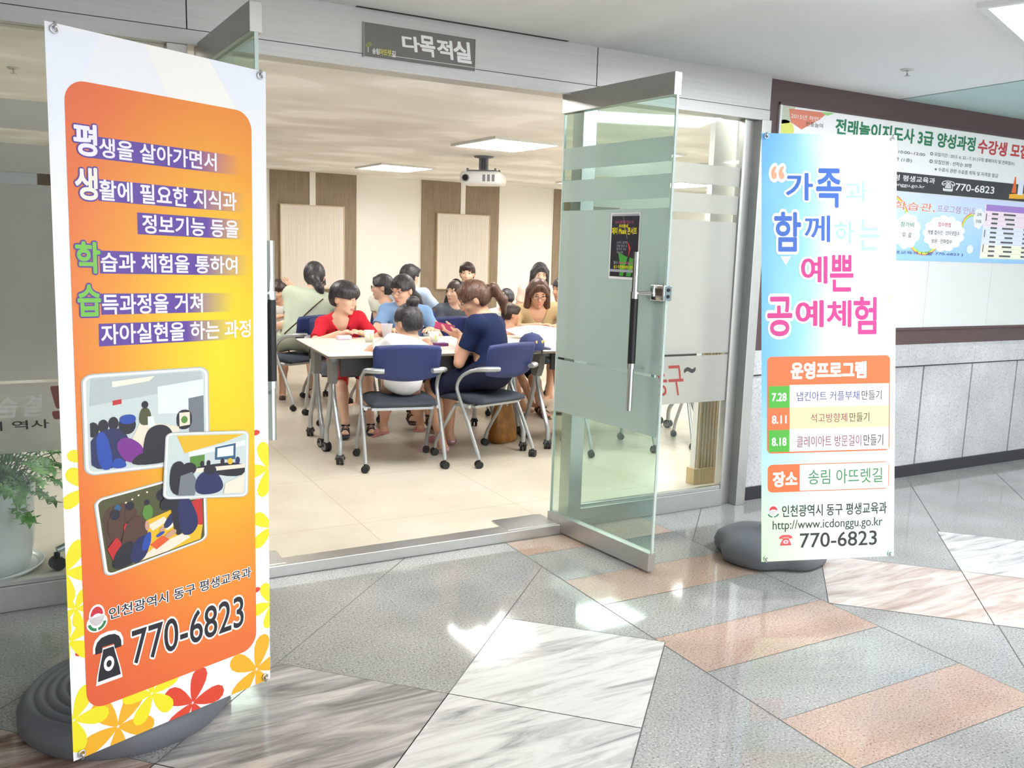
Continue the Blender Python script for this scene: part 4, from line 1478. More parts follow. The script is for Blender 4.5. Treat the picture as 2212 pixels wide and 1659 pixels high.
# ------------------------------------------------------------------ pale acoustic panels on the rear wall
tex_mat('acoustic panel', [(0.3, (218, 209, 199)), (0.5, (230, 223, 215)), (0.7, (238, 232, 225))], scale=(70, 1, 0.4), nscale=2, detail=2, rough=0.7)
mat('panel edge', (206, 186, 156), 0.6)
for x0, x1, z0, z1, lb in ((2.99, 3.89, 0.83, 1.976, 'pale ribbed acoustic panel on the rear wall above the woman in sage green'),
                           (5.30, 6.175, 0.836, 1.955, 'pale ribbed acoustic panel on the rear wall behind the gray-shirted child')):
    r = thing('acoustic_panel', lb, 'wall panel', ((x0+x1)/2, RY1-0.0225, z0))
    hw = (x1-x0)/2
    m = MB()
    m.box(-hw+0.012, hw-0.012, -0.032, -0.001, 0.012, z1-z0-0.012)
    n = 44
    for k in range(n):
        x = -hw+0.014+(2*hw-0.03)*k/n
        m.box(x, x+0.011, -0.036, -0.032, 0.014, z1-z0-0.014)
    m.build('ribbed_face', ['acoustic panel'], r)
    for a, b_, c0, c1 in ((-hw, -hw+0.011, 0, z1-z0), (hw-0.011, hw, 0, z1-z0), (-hw+.011, hw-.011, 0, 0.011), (-hw+.011, hw-.011, z1-z0-0.011, z1-z0)):
        m = MB()
        m.box(a, b_, -0.042, -0.001, c0, c1)
        m.build('edge_strip', ['panel edge'], r)
# ------------------------------------------------------------------ folding tables
tex_mat('laminate', [(0.3, (240, 232, 216)), (0.5, (244, 238, 225)), (0.7, (248, 244, 234))], scale=(0.5, 14, 8), nscale=2, detail=4, rough=0.3)
mat('table edge', (120, 112, 106), 0.5)
mat('black panel', (34, 33, 35), 0.5)
mat('grey plastic', (132, 133, 136), 0.4)
mat('silver paint', (186, 190, 194), 0.3, 0.55)
mat('wheel black', (30, 30, 32), 0.45)
mat('wheel grey', (150, 152, 156), 0.35, 0.4)


def caster(mb_root, p, r=0.027, rot=0.0, mname='caster', hub=True):
    """twin wheel caster: fork as the part, its two wheels as one sub-part"""
    x, y = p
    c, s = math.cos(rot), math.sin(rot)
    m = MB()
    m.cyl((x, y, r*1.5), (x, y, r*2.6), r*0.42, seg=12)
    m.lathe([(0.0, r*1.95), (r*0.7, r*1.85), (r*1.0, r*1.3), (r*1.02, r*1.0), (r*0.5, r*0.95)], (x, y, 0), seg=14, sq=0.62)
    f = m.build(mname, ['wheel black'], mb_root)
    w2 = MB()
    for sd in (-1, 1):
        a = (x-s*0.004*sd-s*0, y+c*0.004*sd)
        b = (x-s*0.022*sd, y+c*0.022*sd)
        w2.cyl((a[0], a[1], r), (b[0], b[1], r), r, seg=18, mi=0)
        if hub:
            w2.cyl((b[0], b[1], r), (b[0]-s*0.002*sd, b[1]+c*0.002*sd, r), r*0.72, seg=16, mi=1)
    w2.build('wheel', ['wheel black', 'wheel grey'], f)
    return f


def make_table(label):
    t = thing('folding_table', label, 'table', (0, 0, FZ), 0, 'white folding tables with silver legs')
    m = MB()
    m.rbox(-0.748, 0.748, -0.258, 0.258, 0.697, 0.72, 0.02)
    m.build('tabletop', ['laminate'], t)
    m = MB()
    m.rbox(-0.7495, 0.7495, -0.2595, 0.2595, 0.699, 0.7155, 0.021)
    m.build('edge_band', ['table edge'], t)
    m = MB()
    m.rbox(-0.66, 0.66, -0.215, -0.19, 0.575, 0.697, 0.006)
    m.build('modesty_panel', ['black panel'], t)
    m = MB()
    m.cyl((-0.68, 0.02, 0.66), (0.68, 0.02, 0.66), 0.02)
    m.box(-0.7, 0.7, -0.16, -0.13, 0.665, 0.697)
    m.build('crossbar', ['grey plastic'], t)
    for sx in (-1, 1):
        x = sx*0.655
        m = MB()
        P = [(-0.02, 0.50), (0.055, 0.50), (0.07, 0.56), (0.085, 0.697), (-0.085, 0.697), (-0.055, 0.56)]
        V = [(x-0.024, a, z) for a, z in P]+[(x+0.024, a, z) for a, z in P]
        m.add(V, [(5, 4, 3, 2, 1, 0), (6, 7, 8, 9, 10, 11)]+[(i, (i+1) % 6, 6+(i+1) % 6, 6+i) for i in range(6)])
        m.build('leg_bracket', ['grey plastic'], t, bevel=0.005)
        for sy in (-1, 1):
            m = MB()
            y0 = 0.018+sy*0.018
            m.tube([(x, y0, 0.57), (x, y0, 0.50), (x, y0+sy*0.02, 0.42), (x, sy*0.13, 0.24), (x, sy*0.185, 0.16), (x, sy*0.195, 0.11), (x, sy*0.195, 0.062)], 0.0175, seg=12)
            lg = m.build('leg', ['silver paint'], t)
            caster(t, (x, sy*0.195), 0.033, rot=math.radians(90+20*sy))
    return t


TR, TF = np.array([0.9976, -0.0698]), np.array([0.0698, 0.9976])
TA = -math.radians(4)
T0 = np.array([1.60, 5.28])


def table_at(a, b):
    return (*(T0+TR*a+TF*b), FZ)


TB = make_table('near folding table with the white-shirted child seated at it')
TB.location = table_at(0.75, 0.26)
TB.rotation_euler = (0, 0, TA)
dup(TB, table_at(0.75, 0.782), TA+math.pi, 'folding table where the boy in red rests his arms')
dup(TB, table_at(2.255, 0.26), TA, 'folding table with a navy cap on its front edge')
dup(TB, table_at(2.255, 0.782), TA+math.pi, 'folding table with large white sheets before the woman in khaki')

# ------------------------------------------------------------------ blue meeting chairs
mat('chair blue', (42, 56, 112), 0.5)
mat('chair seat', (62, 70, 84), 0.7)


def make_chair(label):
    t = thing('meeting_chair', label, 'chair', (0, 0, FZ), 0, 'blue nesting chairs on casters')
    # seat cushion: rounded slab with a waterfall front
    V, F = [], []
    nx, ny = 13, 12
    for lay in (0, 1):
        for j in range(ny+1):
            for i in range(nx+1):
                a, b = i/nx*2-1, j/ny
                y = 0.035+0.435*b
                hw = 0.222*(1-0.10*max(0, 0.25-b)/0.25)
                x = a*hw
                e = max(abs(a)**6, abs(2*b-1)**6)
                zt = 0.463-0.012*math.cos(a*1.4)-0.045*max(0, (b-0.78)/0.22)**2-0.03*e
                zb = 0.386+0.022*e-0.012*max(0, (b-0.85)/0.15)
                V.append((x, y, zt if lay else zb))
    w_ = nx+1
    o_ = w_*(ny+1)
    for j in range(ny):
        for i in range(nx):
            k = j*w_+i
            F.append((o_+k, o_+k+1, o_+k+w_+1, o_+k+w_))
            F.append((k, k+w_, k+w_+1, k+1))
    rim = [i for i in range(nx)]+[nx+w_*j for j in range(ny)]+[w_*ny+nx-i for i in range(nx)]+[w_*(ny-j) for j in range(ny)]
    for i in range(len(rim)):
        a, b = rim[i], rim[(i+1) % len(rim)]
        F.append((a, b, o_+b, o_+a))
    m = MB()
    m.add(V, F, 0, True)
    m.build('seat', ['chair seat'], t)
    # curved plastic back
    V, F = [], []
    nx, nz = 14, 8
    for lay in (0, 1):
        for j in range(nz+1):
            for i in range(nx+1):
                a, b = i/nx*2-1, j/nz
                z = 0.575+0.235*b
                ins = 0.014*(max(0, abs(2*b-1)-0.75)/0.25)**2
                hw = 0.205+0.012*b-ins
                zz = z+(0.0 if b < .5 else -0.012*a*a)+(0.022*a*a if b < 0.3 else 0)*(1-b/0.3)
                y = -0.005-0.045*(b)+0.035*a*a*0.9-0.0
                V.append((a*hw, y+(0.0 if lay else -0.016), zz))
    w_ = nx+1
    o_ = w_*(nz+1)
    for j in range(nz):
        for i in range(nx):
            k = j*w_+i
            F.append((k, k+1, k+w_+1, k+w_))
            F.append((o_+k, o_+k+w_, o_+k+w_+1, o_+k+1))
    rim = [i for i in range(nx)]+[nx+w_*j for j in range(nz)]+[w_*nz+nx-i for i in range(nx)]+[w_*(nz-j) for j in range(nz)]
    for i in range(len(rim)):
        a, b = rim[i], rim[(i+1) % len(rim)]
        F.append((b, a, o_+a, o_+b))
    m = MB()
    m.add(V, F, 0, True)
    m.build('backrest', ['chair blue'], t)
    for s in (-1, 1):
        m = MB()
        m.tube([(s*0.255, 0.0, 0.055), (s*0.255, 0.012, 0.09), (s*0.253, 0.12, 0.29), (s*0.252, 0.205, 0.44), (s*0.252, 0.228, 0.505), (s*0.252, 0.19, 0.572), (s*0.25, 0.11, 0.618), (s*0.247, 0.06, 0.632)], 0.0125, seg=10)
        m.build('side_frame', ['silver paint'], t)
        m = MB()
        m.tube([(s*0.248, 0.085, 0.627), (s*0.244, 0.03, 0.640), (s*0.222, -0.02, 0.646), (s*0.186, -0.046, 0.646), (s*0.150, -0.055, 0.646)], [0.017, 0.025, 0.027, 0.027, 0.024], seg=12, flat=0.66)
        m.build('armrest', ['silver paint'], t)
        m = MB()
        m.tube([(s*0.235, 0.12, 0.384), (s*0.235, 0.235, 0.384), (s*0.236, 0.275, 0.355), (s*0.238, 0.33, 0.27), (s*0.24, 0.43, 0.12), (s*0.24, 0.455, 0.055)], 0.0125, seg=10)
        m.build('leg', ['silver paint'], t)
        caster(t, (s*0.255, 0.0), 0.024, rot=0.4*s, hub=False)
        caster(t, (s*0.24, 0.458), 0.024, rot=-0.3, hub=False)
    m = MB()
    m.cyl((-0.25, 0.19, 0.382), (0.25, 0.19, 0.382), 0.012)
    m.box(-0.2, 0.2, 0.1, 0.14, 0.372, 0.39)
    m.build('seat_rail', ['silver paint'], t)
    return t


CHAIRS = {}
CHB = make_chair('blue chair with the white-shirted bun-haired child, near table corner')
CHB.location = (2.030, 5.030, FZ)
CHB.rotation_euler = (0, 0, math.radians(-10))
for key, x, y, deg, lb in (
        ('navy', 2.733, 4.985, 17, 'blue chair under the woman in the navy T-shirt'),
        ('green', 2.127, 7.35, 25, 'blue chair under the woman in sage green, seen from behind'),
        ('boy', 2.20, 7.02, 176, 'blue chair behind the boy in red'),
        ('blue', 2.76, 7.02, 172, 'blue chair under the woman in the light blue T-shirt'),
        ('whitew', 2.86, 7.72, 100, 'blue chair under the ponytailed woman in the white top'),
        ('gray', 3.66, 8.05, 165, 'blue chair under the child in the gray T-shirt'),
        ('empty', 3.27, 7.06, 12, 'empty blue chair turned away between the navy and gray shirts'),
        ('pink', 3.62, 6.94, 178, 'blue chair holding the small child in pink'),
        ('khaki', 4.14, 7.27, 176, 'blue chair under the woman in the khaki blouse'),
        ('front', 3.60, 4.86, -6, 'empty blue chair behind the frosted glass of the open door'),
        ('side', 4.42, 4.72, -20, 'empty blue chair seen under the film of the fixed pane')):
    CHAIRS[key] = dup(CHB, (x, y, FZ), math.radians(deg), lb)

# ------------------------------------------------------------------ potted plant and stool behind the left pane
mat('pot white', (226, 229, 230), 0.25)
mat('soil', (70, 56, 44), 0.9)
tex_mat('leaf green', [(0.3, (46, 92, 34)), (0.5, (66, 122, 46)), (0.7, (100, 156, 64))], nscale=9, detail=3, rough=0.5)
pp = thing('potted_plant', 'leafy green plant in a big white pot behind the fixed pane', 'plant', (-0.235, 4.16, FZ))
m = MB()
m.lathe([(0.165, 0.0), (0.178, 0.01), (0.195, 0.10), (0.205, 0.28), (0.212, 0.36), (0.217, 0.372), (0.207, 0.375), (0.20, 0.34), (0.0, 0.335)], seg=40)
m.build('pot', ['pot white'], pp)
m = MB()
m.lathe([(0.0, 0.345), (0.10, 0.347), (0.196, 0.345)], seg=24)
m.build('soil', ['soil'], pp)
m = MB()
m.lathe([(0.0, 0.0), (0.21, 0.0), (0.235, 0.022), (0.23, 0.026), (0.205, 0.006)], seg=36)
m.build('saucer', ['pot white'], pp)
rg = random.Random(5)
lf, st = MB(), MB()


def frond(mb, c, d, up, size):
    """lobed leaf: seven pointed leaflets around a short stalk"""
    d = np.array(d, float)/np.linalg.norm(d)
    sd = np.cross(d, up)
    sd /= np.linalg.norm(sd)
    up2 = np.cross(sd, d)
    for k in range(7):
        t = k/6
        a = (-1)**k*(0.35+0.75*(1-t))
        L = size*(0.55+0.35*t)
        q = d*math.cos(a)+sd*math.sin(a)
        b0 = np.array(c)+d*size*0.75*t
        nrm = np.cross(q, up2)
        tip = b0+q*L*0.62-up2*L*0.16
        mid = b0+q*L*0.33+up2*L*0.03
        wv = nrm*L*0.27
        mb.add([b0, mid+wv, mid+up2*L*.02+q*L*.08+wv*.55, tip, mid+q*L*.08-wv*.55, mid-wv], [(0, 1, 2, 5), (2, 3, 4), (5, 2, 4)], 0, True)
        mb.add([mid+wv+q*L*.02, mid+wv*1.9+q*L*.16, mid+wv*.6+q*L*.12], [(0, 1, 2)], 0)
        mb.add([mid-wv+q*L*.02, mid-wv*1.9+q*L*.16, mid-wv*.6+q*L*.12], [(0, 2, 1)], 0)


for k in range(150):
    a = rg.uniform(0, 2*math.pi)
    r = 0.16*math.sqrt(rg.random())
    b0 = np.array([r*math.cos(a), r*math.sin(a), 0.345])
    out = rg.uniform(0.02, 0.24)
    h = rg.uniform(0.07, 0.27)*(1-0.5*out)
    if k < 7:
        out, h = rg.uniform(0.2, 0.29), rg.uniform(-0.06, 0.1)
    tip = b0+np.array([out*math.cos(a), out*math.sin(a), h])
    midp = b0*0.45+tip*0.55+np.array([0, 0, 0.05])
    st.tube([b0, midp, tip], 0.0022, seg=5, n=4)
    d = tip-midp+np.array([0, 0, -0.03])
    frond(lf, tip, d, (0, 0, 1), rg.uniform(0.055, 0.095))
for s_ in ((0.20, -0.06, 0.34), (0.24, 0.0, 0.46), (0.14, -0.17, 0.30), (0.27, 0.04, 0.52), (0.30, 0.02, 0.42)):
    frond(lf, s_, (s_[0], s_[1]-.05, -0.12), (0, 0, 1), 0.10)
    st.tube([(s_[0]*.4, s_[1]*.4, .345), (s_[0]*.8, s_[1]*.8, s_[2]+.08), s_], 0.0022, seg=5, n=4)
st.build('stem', ['leaf green'], pp)
lf.build('foliage', ['leaf green'], pp)

sw = thing('swivel_stool', 'swivel stool whose silver foot and black caster show by the white pot', 'stool', (0.324, 4.135, FZ))
for k in range(5):
    a = math.radians(200+72*k)
    m = MB()
    e = (0.30*math.cos(a), 0.30*math.sin(a))
    m.tube([(0.03*math.cos(a), 0.03*math.sin(a), 0.135), (0.16*math.cos(a), 0.16*math.sin(a), 0.12), (e[0], e[1], 0.085)], [0.02, 0.018, 0.014], seg=10)
    m.build('foot', ['silver paint'], sw)
    caster(sw, e, 0.029, rot=a, hub=False)
m = MB()
m.cyl((0, 0, 0.1), (0, 0, 0.30), 0.028)
m.cyl((0, 0, 0.28), (0, 0, 0.43), 0.018)
m.build('column', ['wheel black'], sw)
m = MB()
m.lathe([(0.0, 0.43), (0.15, 0.43), (0.18, 0.445), (0.185, 0.475), (0.165, 0.495), (0.0, 0.50)], seg=28)
m.build('seat', ['chair seat'], sw)

# ------------------------------------------------------------------ things on the tables
TZ = FZ+0.7202
mat('paper cup', (244, 245, 240), 0.6)
mat('cup green', (176, 214, 92), 0.6)
mat('lilac plastic', (224, 208, 234), 0.4)
mat('violet card', (130, 60, 140), 0.5)
mat('clear plastic', (236, 236, 242), 0.25, Alpha=0.38)


def paper_cup(x, y, label):
    t = thing('paper_cup', label, 'cup', (x, y, TZ), 0, None)
    m = MB()
    m.lathe([(0.0, 0.004), (0.026, 0.002), (0.027, 0.0), (0.0365, 0.082), (0.035, 0.082), (0.0262, 0.006), (0.0, 0.006)], seg=28)
    m.build('cup_body', ['paper cup'], t)
    m = MB()
    m.lathe([(0.0372, 0.079), (0.0385, 0.082), (0.0372, 0.085), (0.0355, 0.083)], seg=28)
    m.build('rolled_rim', ['paper cup'], t)
    m = MB()
    for a0 in (-100, -72, 60, 150):
        for k in range(2):
            A = [math.radians(a0+9*k+j*3) for j in range(3)]
            V = [((0.0305+0.0085*(z-0.03)/0.082*1.1+0.0006)*math.cos(a), (0.0305+0.0085*(z-0.03)/0.082*1.1+0.0006)*math.sin(a), z) for z in (0.025, 0.062) for a in A]
            m.add(V, [(0, 1, 4, 3), (1, 2, 5, 4)])
    m.build('printed_pattern', ['cup green'], t)
    return t


paper_cup(2.109, 5.951, 'white paper cup with green print in front of the boy in red')
paper_cup(2.53, 5.758, 'white paper cup half hidden behind the bun-haired child')
t = thing('plastic_cup', 'clear plastic cup on the table beside the woman in light blue', 'cup', (2.33, 6.18, TZ))
m = MB()
m.lathe([(0.0, 0.002), (0.03, 0.0), (0.045, 0.105), (0.047, 0.107), (0.043, 0.106), (0.0285, 0.004), (0.0, 0.004)], seg=32)
m.build('cup_body', ['clear plastic'], t)
m = MB()
m.tube([(0.0455*math.cos(a/12*math.pi), 0.0455*math.sin(a/12*math.pi), 0.107) for a in range(25)], 0.0016, seg=6, smoothpath=False)
m.build('cup_rim', ['lilac plastic'], t)
m = MB()
m.rbox(-0.055, 0.055, -0.03, 0.03, 0, 0.03, 0.014)
o = m.build('pencil_case', ['lilac plastic'], None, (1.99, 6.16, TZ))
o.rotation_euler = (0, 0, 0.1)
tag(o, 'small pale lilac case lying before the boy in red', 'case')
m = MB()
m.rbox(-0.05, 0.05, -0.035, 0.035, 0, 0.02, 0.004)
o = m.build('card_box', ['violet card'], None, (2.52, 5.62, TZ))
tag(o, 'flat violet box on the table by the bun-haired child', 'box')


def sheet(x, y, w_, d_, rot, label, lift=0.0, curl=0.0, z=0.0012):
    V, F = [], []
    n = 12
    for j in range(n+1):
        for i in range(n+1):
            a, b = i/n, j/n
            h = lift*max(0, (b-0.25)/0.75)**1.3+curl*math.sin(math.pi*a*1.2)*b*b
            V.append(((a-.5)*w_, (b-.5)*d_, h))
    N = len(V)
    V += [(p[0], p[1], p[2]-0.0006) for p in V]
    for j in range(n):
        for i in range(n):
            k = j*(n+1)+i
            F += [(k, k+1, k+n+2, k+n+1), (N+k, N+k+n+1, N+k+n+2, N+k+1)]
    m = MB()
    m.add(V, F, 0, True)
    o = m.build('paper_sheet', ['paper white'], None, (x, y, TZ+z))
    o.rotation_euler = (0, 0, rot)
    tag(o, label, 'paper', 'white paper sheets on the tables')
    return o


sheet(2.60, 5.46, 0.30, 0.21, 0.4, 'white paper sheet on the table below the hands holding the phone', 0.0, 0.0)
sheet(2.45, 5.92, 0.42, 0.30, -0.1, 'white paper sheet in the middle of the near tables')
sheet(3.62, 5.87, 0.62, 0.48, 0.12, 'large white sheet with its far edge lifted before the woman in khaki', 0.055, 0.03)
sheet(3.45, 5.36, 0.40, 0.28, 0.0, 'white paper sheet on the table beside the navy cap')

# baseball cap on the front edge of the table
mat('cap navy', (44, 56, 104), 0.7)
mat('cap badge', (206, 190, 110), 0.6)
cp = thing('baseball_cap', 'navy baseball cap lying on the front edge of the right-hand table', 'cap', (3.055, 5.255, TZ), 0.5)
m = MB()
V = []
prof = [(0.088, 0.0), (0.091, 0.02), (0.088, 0.05), (0.076, 0.08), (0.052, 0.104), (0.02, 0.115), (0.0, 0.116)]
m.lathe(prof, seg=30, rfun=lambda a: 1+0.012*math.cos(6*a))
m.build('crown', ['cap navy'], cp)
V, F = [], []
for j in range(5):
    for i in range(13):
        a = math.radians(-62+i*124/12)
        r = 0.086+0.072*(j/4)*math.cos(a*0.95)**0.6
        V.append((r*math.cos(a)*1.0, r*math.sin(a)*0.98, 0.012-0.004*(j/4)-0.006*math.sin(a)**2*(j/4)))
n0 = len(V)
V += [(x, y, z-0.003) for x, y, z in V]
for j in range(4):
    for i in range(12):
        k = j*13+i
        F += [(k, k+13, k+14, k+1), (n0+k, n0+k+1, n0+k+14, n0+k+13)]
m = MB()
m.add(V, F, 0, True)
m.build('brim', ['cap navy'], cp)
m = MB()
m.ell((0, 0, 0.117), (0.008, 0.008, 0.004))
m.build('button', ['cap navy'], cp)
m = MB()
for a in (-2.2, -1.6, -1.2):
    m.ell((0.085*math.cos(a), 0.085*math.sin(a), 0.058), (0.008, 0.008, 0.012))
m.build('embroidery', ['cap badge'], cp)

# leather shopper bag on the floor
tex_mat('leather', [(0.3, (128, 84, 34)), (0.5, (158, 106, 46)), (0.7, (186, 130, 62))], nscale=14, detail=4, rough=0.4)
bg = thing('leather_bag', 'upright tan leather bag standing on the floor under the navy-shirted woman', 'bag', (3.01, 5.56, FZ), 0.35)
V, F = [], []
lv = [(0.0, 0.105, 0.06), (0.012, 0.115, 0.068), (0.10, 0.11, 0.062), (0.20, 0.098, 0.045), (0.26, 0.088, 0.028), (0.285, 0.084, 0.022)]
for z, hx_, hy_ in lv:
    for k in range(28):
        a = 2*math.pi*k/28
        c_, s_ = math.cos(a), math.sin(a)
        q = (abs(c_)**4+abs(s_)**4)**-0.25
        V.append((hx_*q*c_, hy_*q*s_*(1+0.06*math.sin(3*a+z*30)), z))
for j in range(len(lv)-1):
    for k in range(28):
        F.append((j*28+k, j*28+(k+1) % 28, (j+1)*28+(k+1) % 28, (j+1)*28+k))
F.append(tuple(range(27, -1, -1)))
m = MB()
m.add(V, F, 0, True)
m.build('bag_body', ['leather'], bg)
for s in (-1, 1):
    m = MB()
    m.tube([(-0.045, s*0.024, 0.25), (-0.045, s*0.026, 0.30), (-0.02, s*0.024, 0.355), (0.02, s*0.024, 0.355), (0.045, s*0.026, 0.30), (0.045, s*0.024, 0.25)], 0.0055, seg=8)
    m.build('handle', ['leather'], bg)
# ------------------------------------------------------------------ people: smooth implicit bodies turned into meshes
class Field:
    def __init__(s):
        s.ops = []

    def cone(s, a, b, ra, rb, k=0.02, flat=None):
        s.ops.append(('c', np.array(a, float), np.array(b, float), ra, rb, k, flat))
        return s

    def ell(s, c, r, R=None, k=0.02):
        s.ops.append(('e', np.array(c, float), np.array(r, float), R, k))
        return s

    def cut(s, fn):
        s.ops.append(('x', fn))
        return s

    @staticmethod
    def dist(op, P):
        if op[0] == 'c':
            a, b, ra, rb = op[1:5]
            ab = b-a
            t = np.clip(((P-a)@ab)/max(ab@ab, 1e-9), 0, 1)
            q = P-a-t[..., None]*ab
            if op[6] is not None:          # flattened section: (axis, factor)
                ax, fc = op[6]
                h_ = q@ax
                q = q+ax*(h_*(fc-1))[..., None]
            return np.sqrt((q*q).sum(-1))-(ra+t*(rb-ra))
        c, r, R = op[1:4]
        q = P-c
        if R is not None:
            q = q@R
        k0 = np.sqrt(((q/r)**2).sum(-1))
        k1 = np.sqrt(((q/(r*r))**2).sum(-1))+1e-9
        return k0*(k0-1)/k1

    def mesh(s, h):
        lo, hi = np.full(3, 1e9), np.full(3, -1e9)
        for o in s.ops:
            if o[0] == 'c':
                r = max(o[3], o[4])
                lo = np.minimum(lo, np.minimum(o[1], o[2])-r)
                hi = np.maximum(hi, np.maximum(o[1], o[2])+r)
            elif o[0] == 'e':
                r = o[2].max()
                lo = np.minimum(lo, o[1]-r)
                hi = np.maximum(hi, o[1]+r)
        lo -= 3*h
        n = np.ceil((hi-lo)/h).astype(int)+4
        D = np.full(n, 0.2, np.float32)
        ax = [lo[i]+h*np.arange(n[i]) for i in range(3)]
        for o in s.ops:
            if o[0] == 'x':
                P = np.stack(np.meshgrid(*ax, indexing='ij'), -1)
                D = np.maximum(D, o[1](P)).astype(np.float32)
                continue
            if o[0] == 'c':
                k = o[5]
                m = max(o[3], o[4])+k+3*h
                a, b = np.minimum(o[1], o[2])-m, np.maximum(o[1], o[2])+m
            else:
                k = o[4]
                m = o[2].max()+k+3*h
                a, b = o[1]-m, o[1]+m
            i0 = np.maximum(np.floor((a-lo)/h).astype(int), 0)
            i1 = np.minimum(np.ceil((b-lo)/h).astype(int)+1, n)
            sl = tuple(slice(i0[q], i1[q]) for q in range(3))
            P = np.stack(np.meshgrid(*[ax[q][sl[q]] for q in range(3)], indexing='ij'), -1)
            d = s.dist(o, P).astype(np.float32)
            e = D[sl]
            if k > 1e-6:
                hh = np.clip(0.5+0.5*(e-d)/k, 0, 1)
                D[sl] = e*(1-hh)+d*hh-k*hh*(1-hh)
            else:
                D[sl] = np.minimum(e, d)
        return nets(D, lo, h)


def nets(D, lo, h):
    """dual surface of the zero level"""
    S = D < 0
    c = [S[i:S.shape[0]-1+i, j:S.shape[1]-1+j, k:S.shape[2]-1+k] for i in (0, 1) for j in (0, 1) for k in (0, 1)]
    cnt = sum(x.astype(np.int8) for x in c)
    I = np.argwhere((cnt > 0) & (cnt < 8))
    idx = np.full(cnt.shape, -1, np.int32)
    idx[tuple(I.T)] = np.arange(len(I))
    acc, num = np.zeros((len(I), 3)), np.zeros(len(I))
    for ax in range(3):
        o1, o2 = [q for q in range(3) if q != ax]
        for a in (0, 1):
            for b in (0, 1):
                p = I.copy()
                p[:, o1] += a
                p[:, o2] += b
                q = p.copy()
                q[:, ax] += 1
                d0, d1 = D[tuple(p.T)], D[tuple(q.T)]
                m = (d0 < 0) != (d1 < 0)
                t = np.where(m, d0/np.where(m, d0-d1, 1), 0)
                pos = p.astype(float)
                pos[:, ax] += t
                acc += pos*m[:, None]
                num += m
    V = lo+h*acc/num[:, None]
    F = []
    for ax in range(3):
        o1, o2 = [(1, 2), (2, 0), (0, 1)][ax]
        A = S[tuple(slice(0, -1) if q == ax else slice(None) for q in range(3))]
        B = S[tuple(slice(1, None) if q == ax else slice(None) for q in range(3))]
        E = np.argwhere(A != B)
        ok = (E[:, o1] > 0) & (E[:, o2] > 0) & (E[:, o1] < idx.shape[o1]) & (E[:, o2] < idx.shape[o2])
        E = E[ok]
        ins = A[tuple(E.T)]
        qs = []
        for a, b in ((-1, -1), (0, -1), (0, 0), (-1, 0)):
            p = E.copy()
            p[:, o1] += a
            p[:, o2] += b
            qs.append(idx[tuple(p.T)])
        Q = np.stack(qs, 1)
        Q[~ins] = Q[~ins][:, ::-1]
        F.append(Q)
    return V, np.concatenate(F)


def raw_mesh(name, V, F, mats, parent=None, loc=(0, 0, 0), mi=None):
    me = bpy.data.meshes.new(name)
    me.vertices.add(len(V))
    me.vertices.foreach_set('co', (np.asarray(V)-np.array(loc if parent is None else (0, 0, 0))).ravel())
    me.loops.add(F.size)
    me.loops.foreach_set('vertex_index', F.ravel().astype(np.int32))
    me.polygons.add(len(F))
    me.polygons.foreach_set('loop_start', np.arange(0, F.size, 4, dtype=np.int32))
    for m in mats:
        me.materials.append(MATS[m])
    me.polygons.foreach_set('use_smooth', np.ones(len(F), bool))
    if mi is not None:
        me.polygons.foreach_set('material_index', mi.astype(np.int32))
    me.update(calc_edges=True)
    me.validate()
    o = bpy.data.objects.new(name, me)
    COL.objects.link(o)
    if parent is not None:
        o.parent = parent
    return o


mat('skin light', (232, 190, 164), 0.5)
mat('skin warm', (214, 166, 138), 0.5)
mat('lip', (206, 134, 122), 0.45)
mat('eye white', (236, 234, 232), 0.3)
mat('iris', (30, 22, 20), 0.25)
mat('brow', (44, 34, 32), 0.7)
tex_mat('hair black', [(0.3, (34, 32, 35)), (0.5, (48, 46, 50)), (0.72, (78, 75, 80))], scale=(60, 60, 6), nscale=2, detail=3, rough=0.42)
tex_mat('hair brown', [(0.3, (54, 36, 30)), (0.5, (84, 56, 44)), (0.72, (122, 84, 64))], scale=(60, 60, 6), nscale=2, detail=3, rough=0.42)
tex_mat('hair dark brown', [(0.3, (34, 26, 26)), (0.5, (54, 40, 38)), (0.72, (84, 62, 56))], scale=(60, 60, 6), nscale=2, detail=3, rough=0.42)
mat('glasses frame', (52, 50, 56), 0.3)
for nm, c_ in (('shirt red', (212, 42, 60)), ('shirt white', (244, 244, 246)), ('shirt navy', (30, 42, 78)), ('tunic sage', (190, 200, 180)), ('shirt blue', (132, 168, 212)),
               ('top ivory', (228, 230, 218)), ('shirt pale blue', (190, 208, 236)), ('shirt gray', (98, 106, 118)), ('shirt pink', (244, 176, 180)), ('blouse khaki', (192, 168, 128)),
               ('top blush', (240, 212, 198)), ('trim dark', (52, 30, 36)), ('pants navy', (34, 38, 62)), ('shorts red', (214, 52, 62)), ('pants black', (34, 34, 40)), ('shorts denim', (62, 74, 110)),
               ('jersey black', (50, 50, 56))):
    mat(nm, c_, 0.85, spec=0.2)
mat('sandal navy', (34, 40, 58), 0.6)
mat('sandal pink', (228, 150, 158), 0.5)
mat('shoe metal pink', (222, 176, 190), 0.25, 0.5)
mat('sandal brown', (74, 48, 40), 0.6)
mat('shoe blue', (56, 112, 170), 0.5)
mat('hair tie', (30, 20, 24), 0.6)
mat('hair clip', (226, 214, 120), 0.4)


def rotm(yaw, pitch=0.0, roll=0.0):
    cy, sy, cp_, sp, cr, sr = math.cos(yaw), math.sin(yaw), math.cos(pitch), math.sin(pitch), math.cos(roll), math.sin(roll)
    Rz = np.array([[cy, -sy, 0], [sy, cy, 0], [0, 0, 1]])
    Rx = np.array([[1, 0, 0], [0, cp_, sp], [0, -sp, cp_]])      # positive pitch looks down
    Ry = np.array([[cr, 0, sr], [0, 1, 0], [-sr, 0, cr]])
    return Rz@Rx@Ry


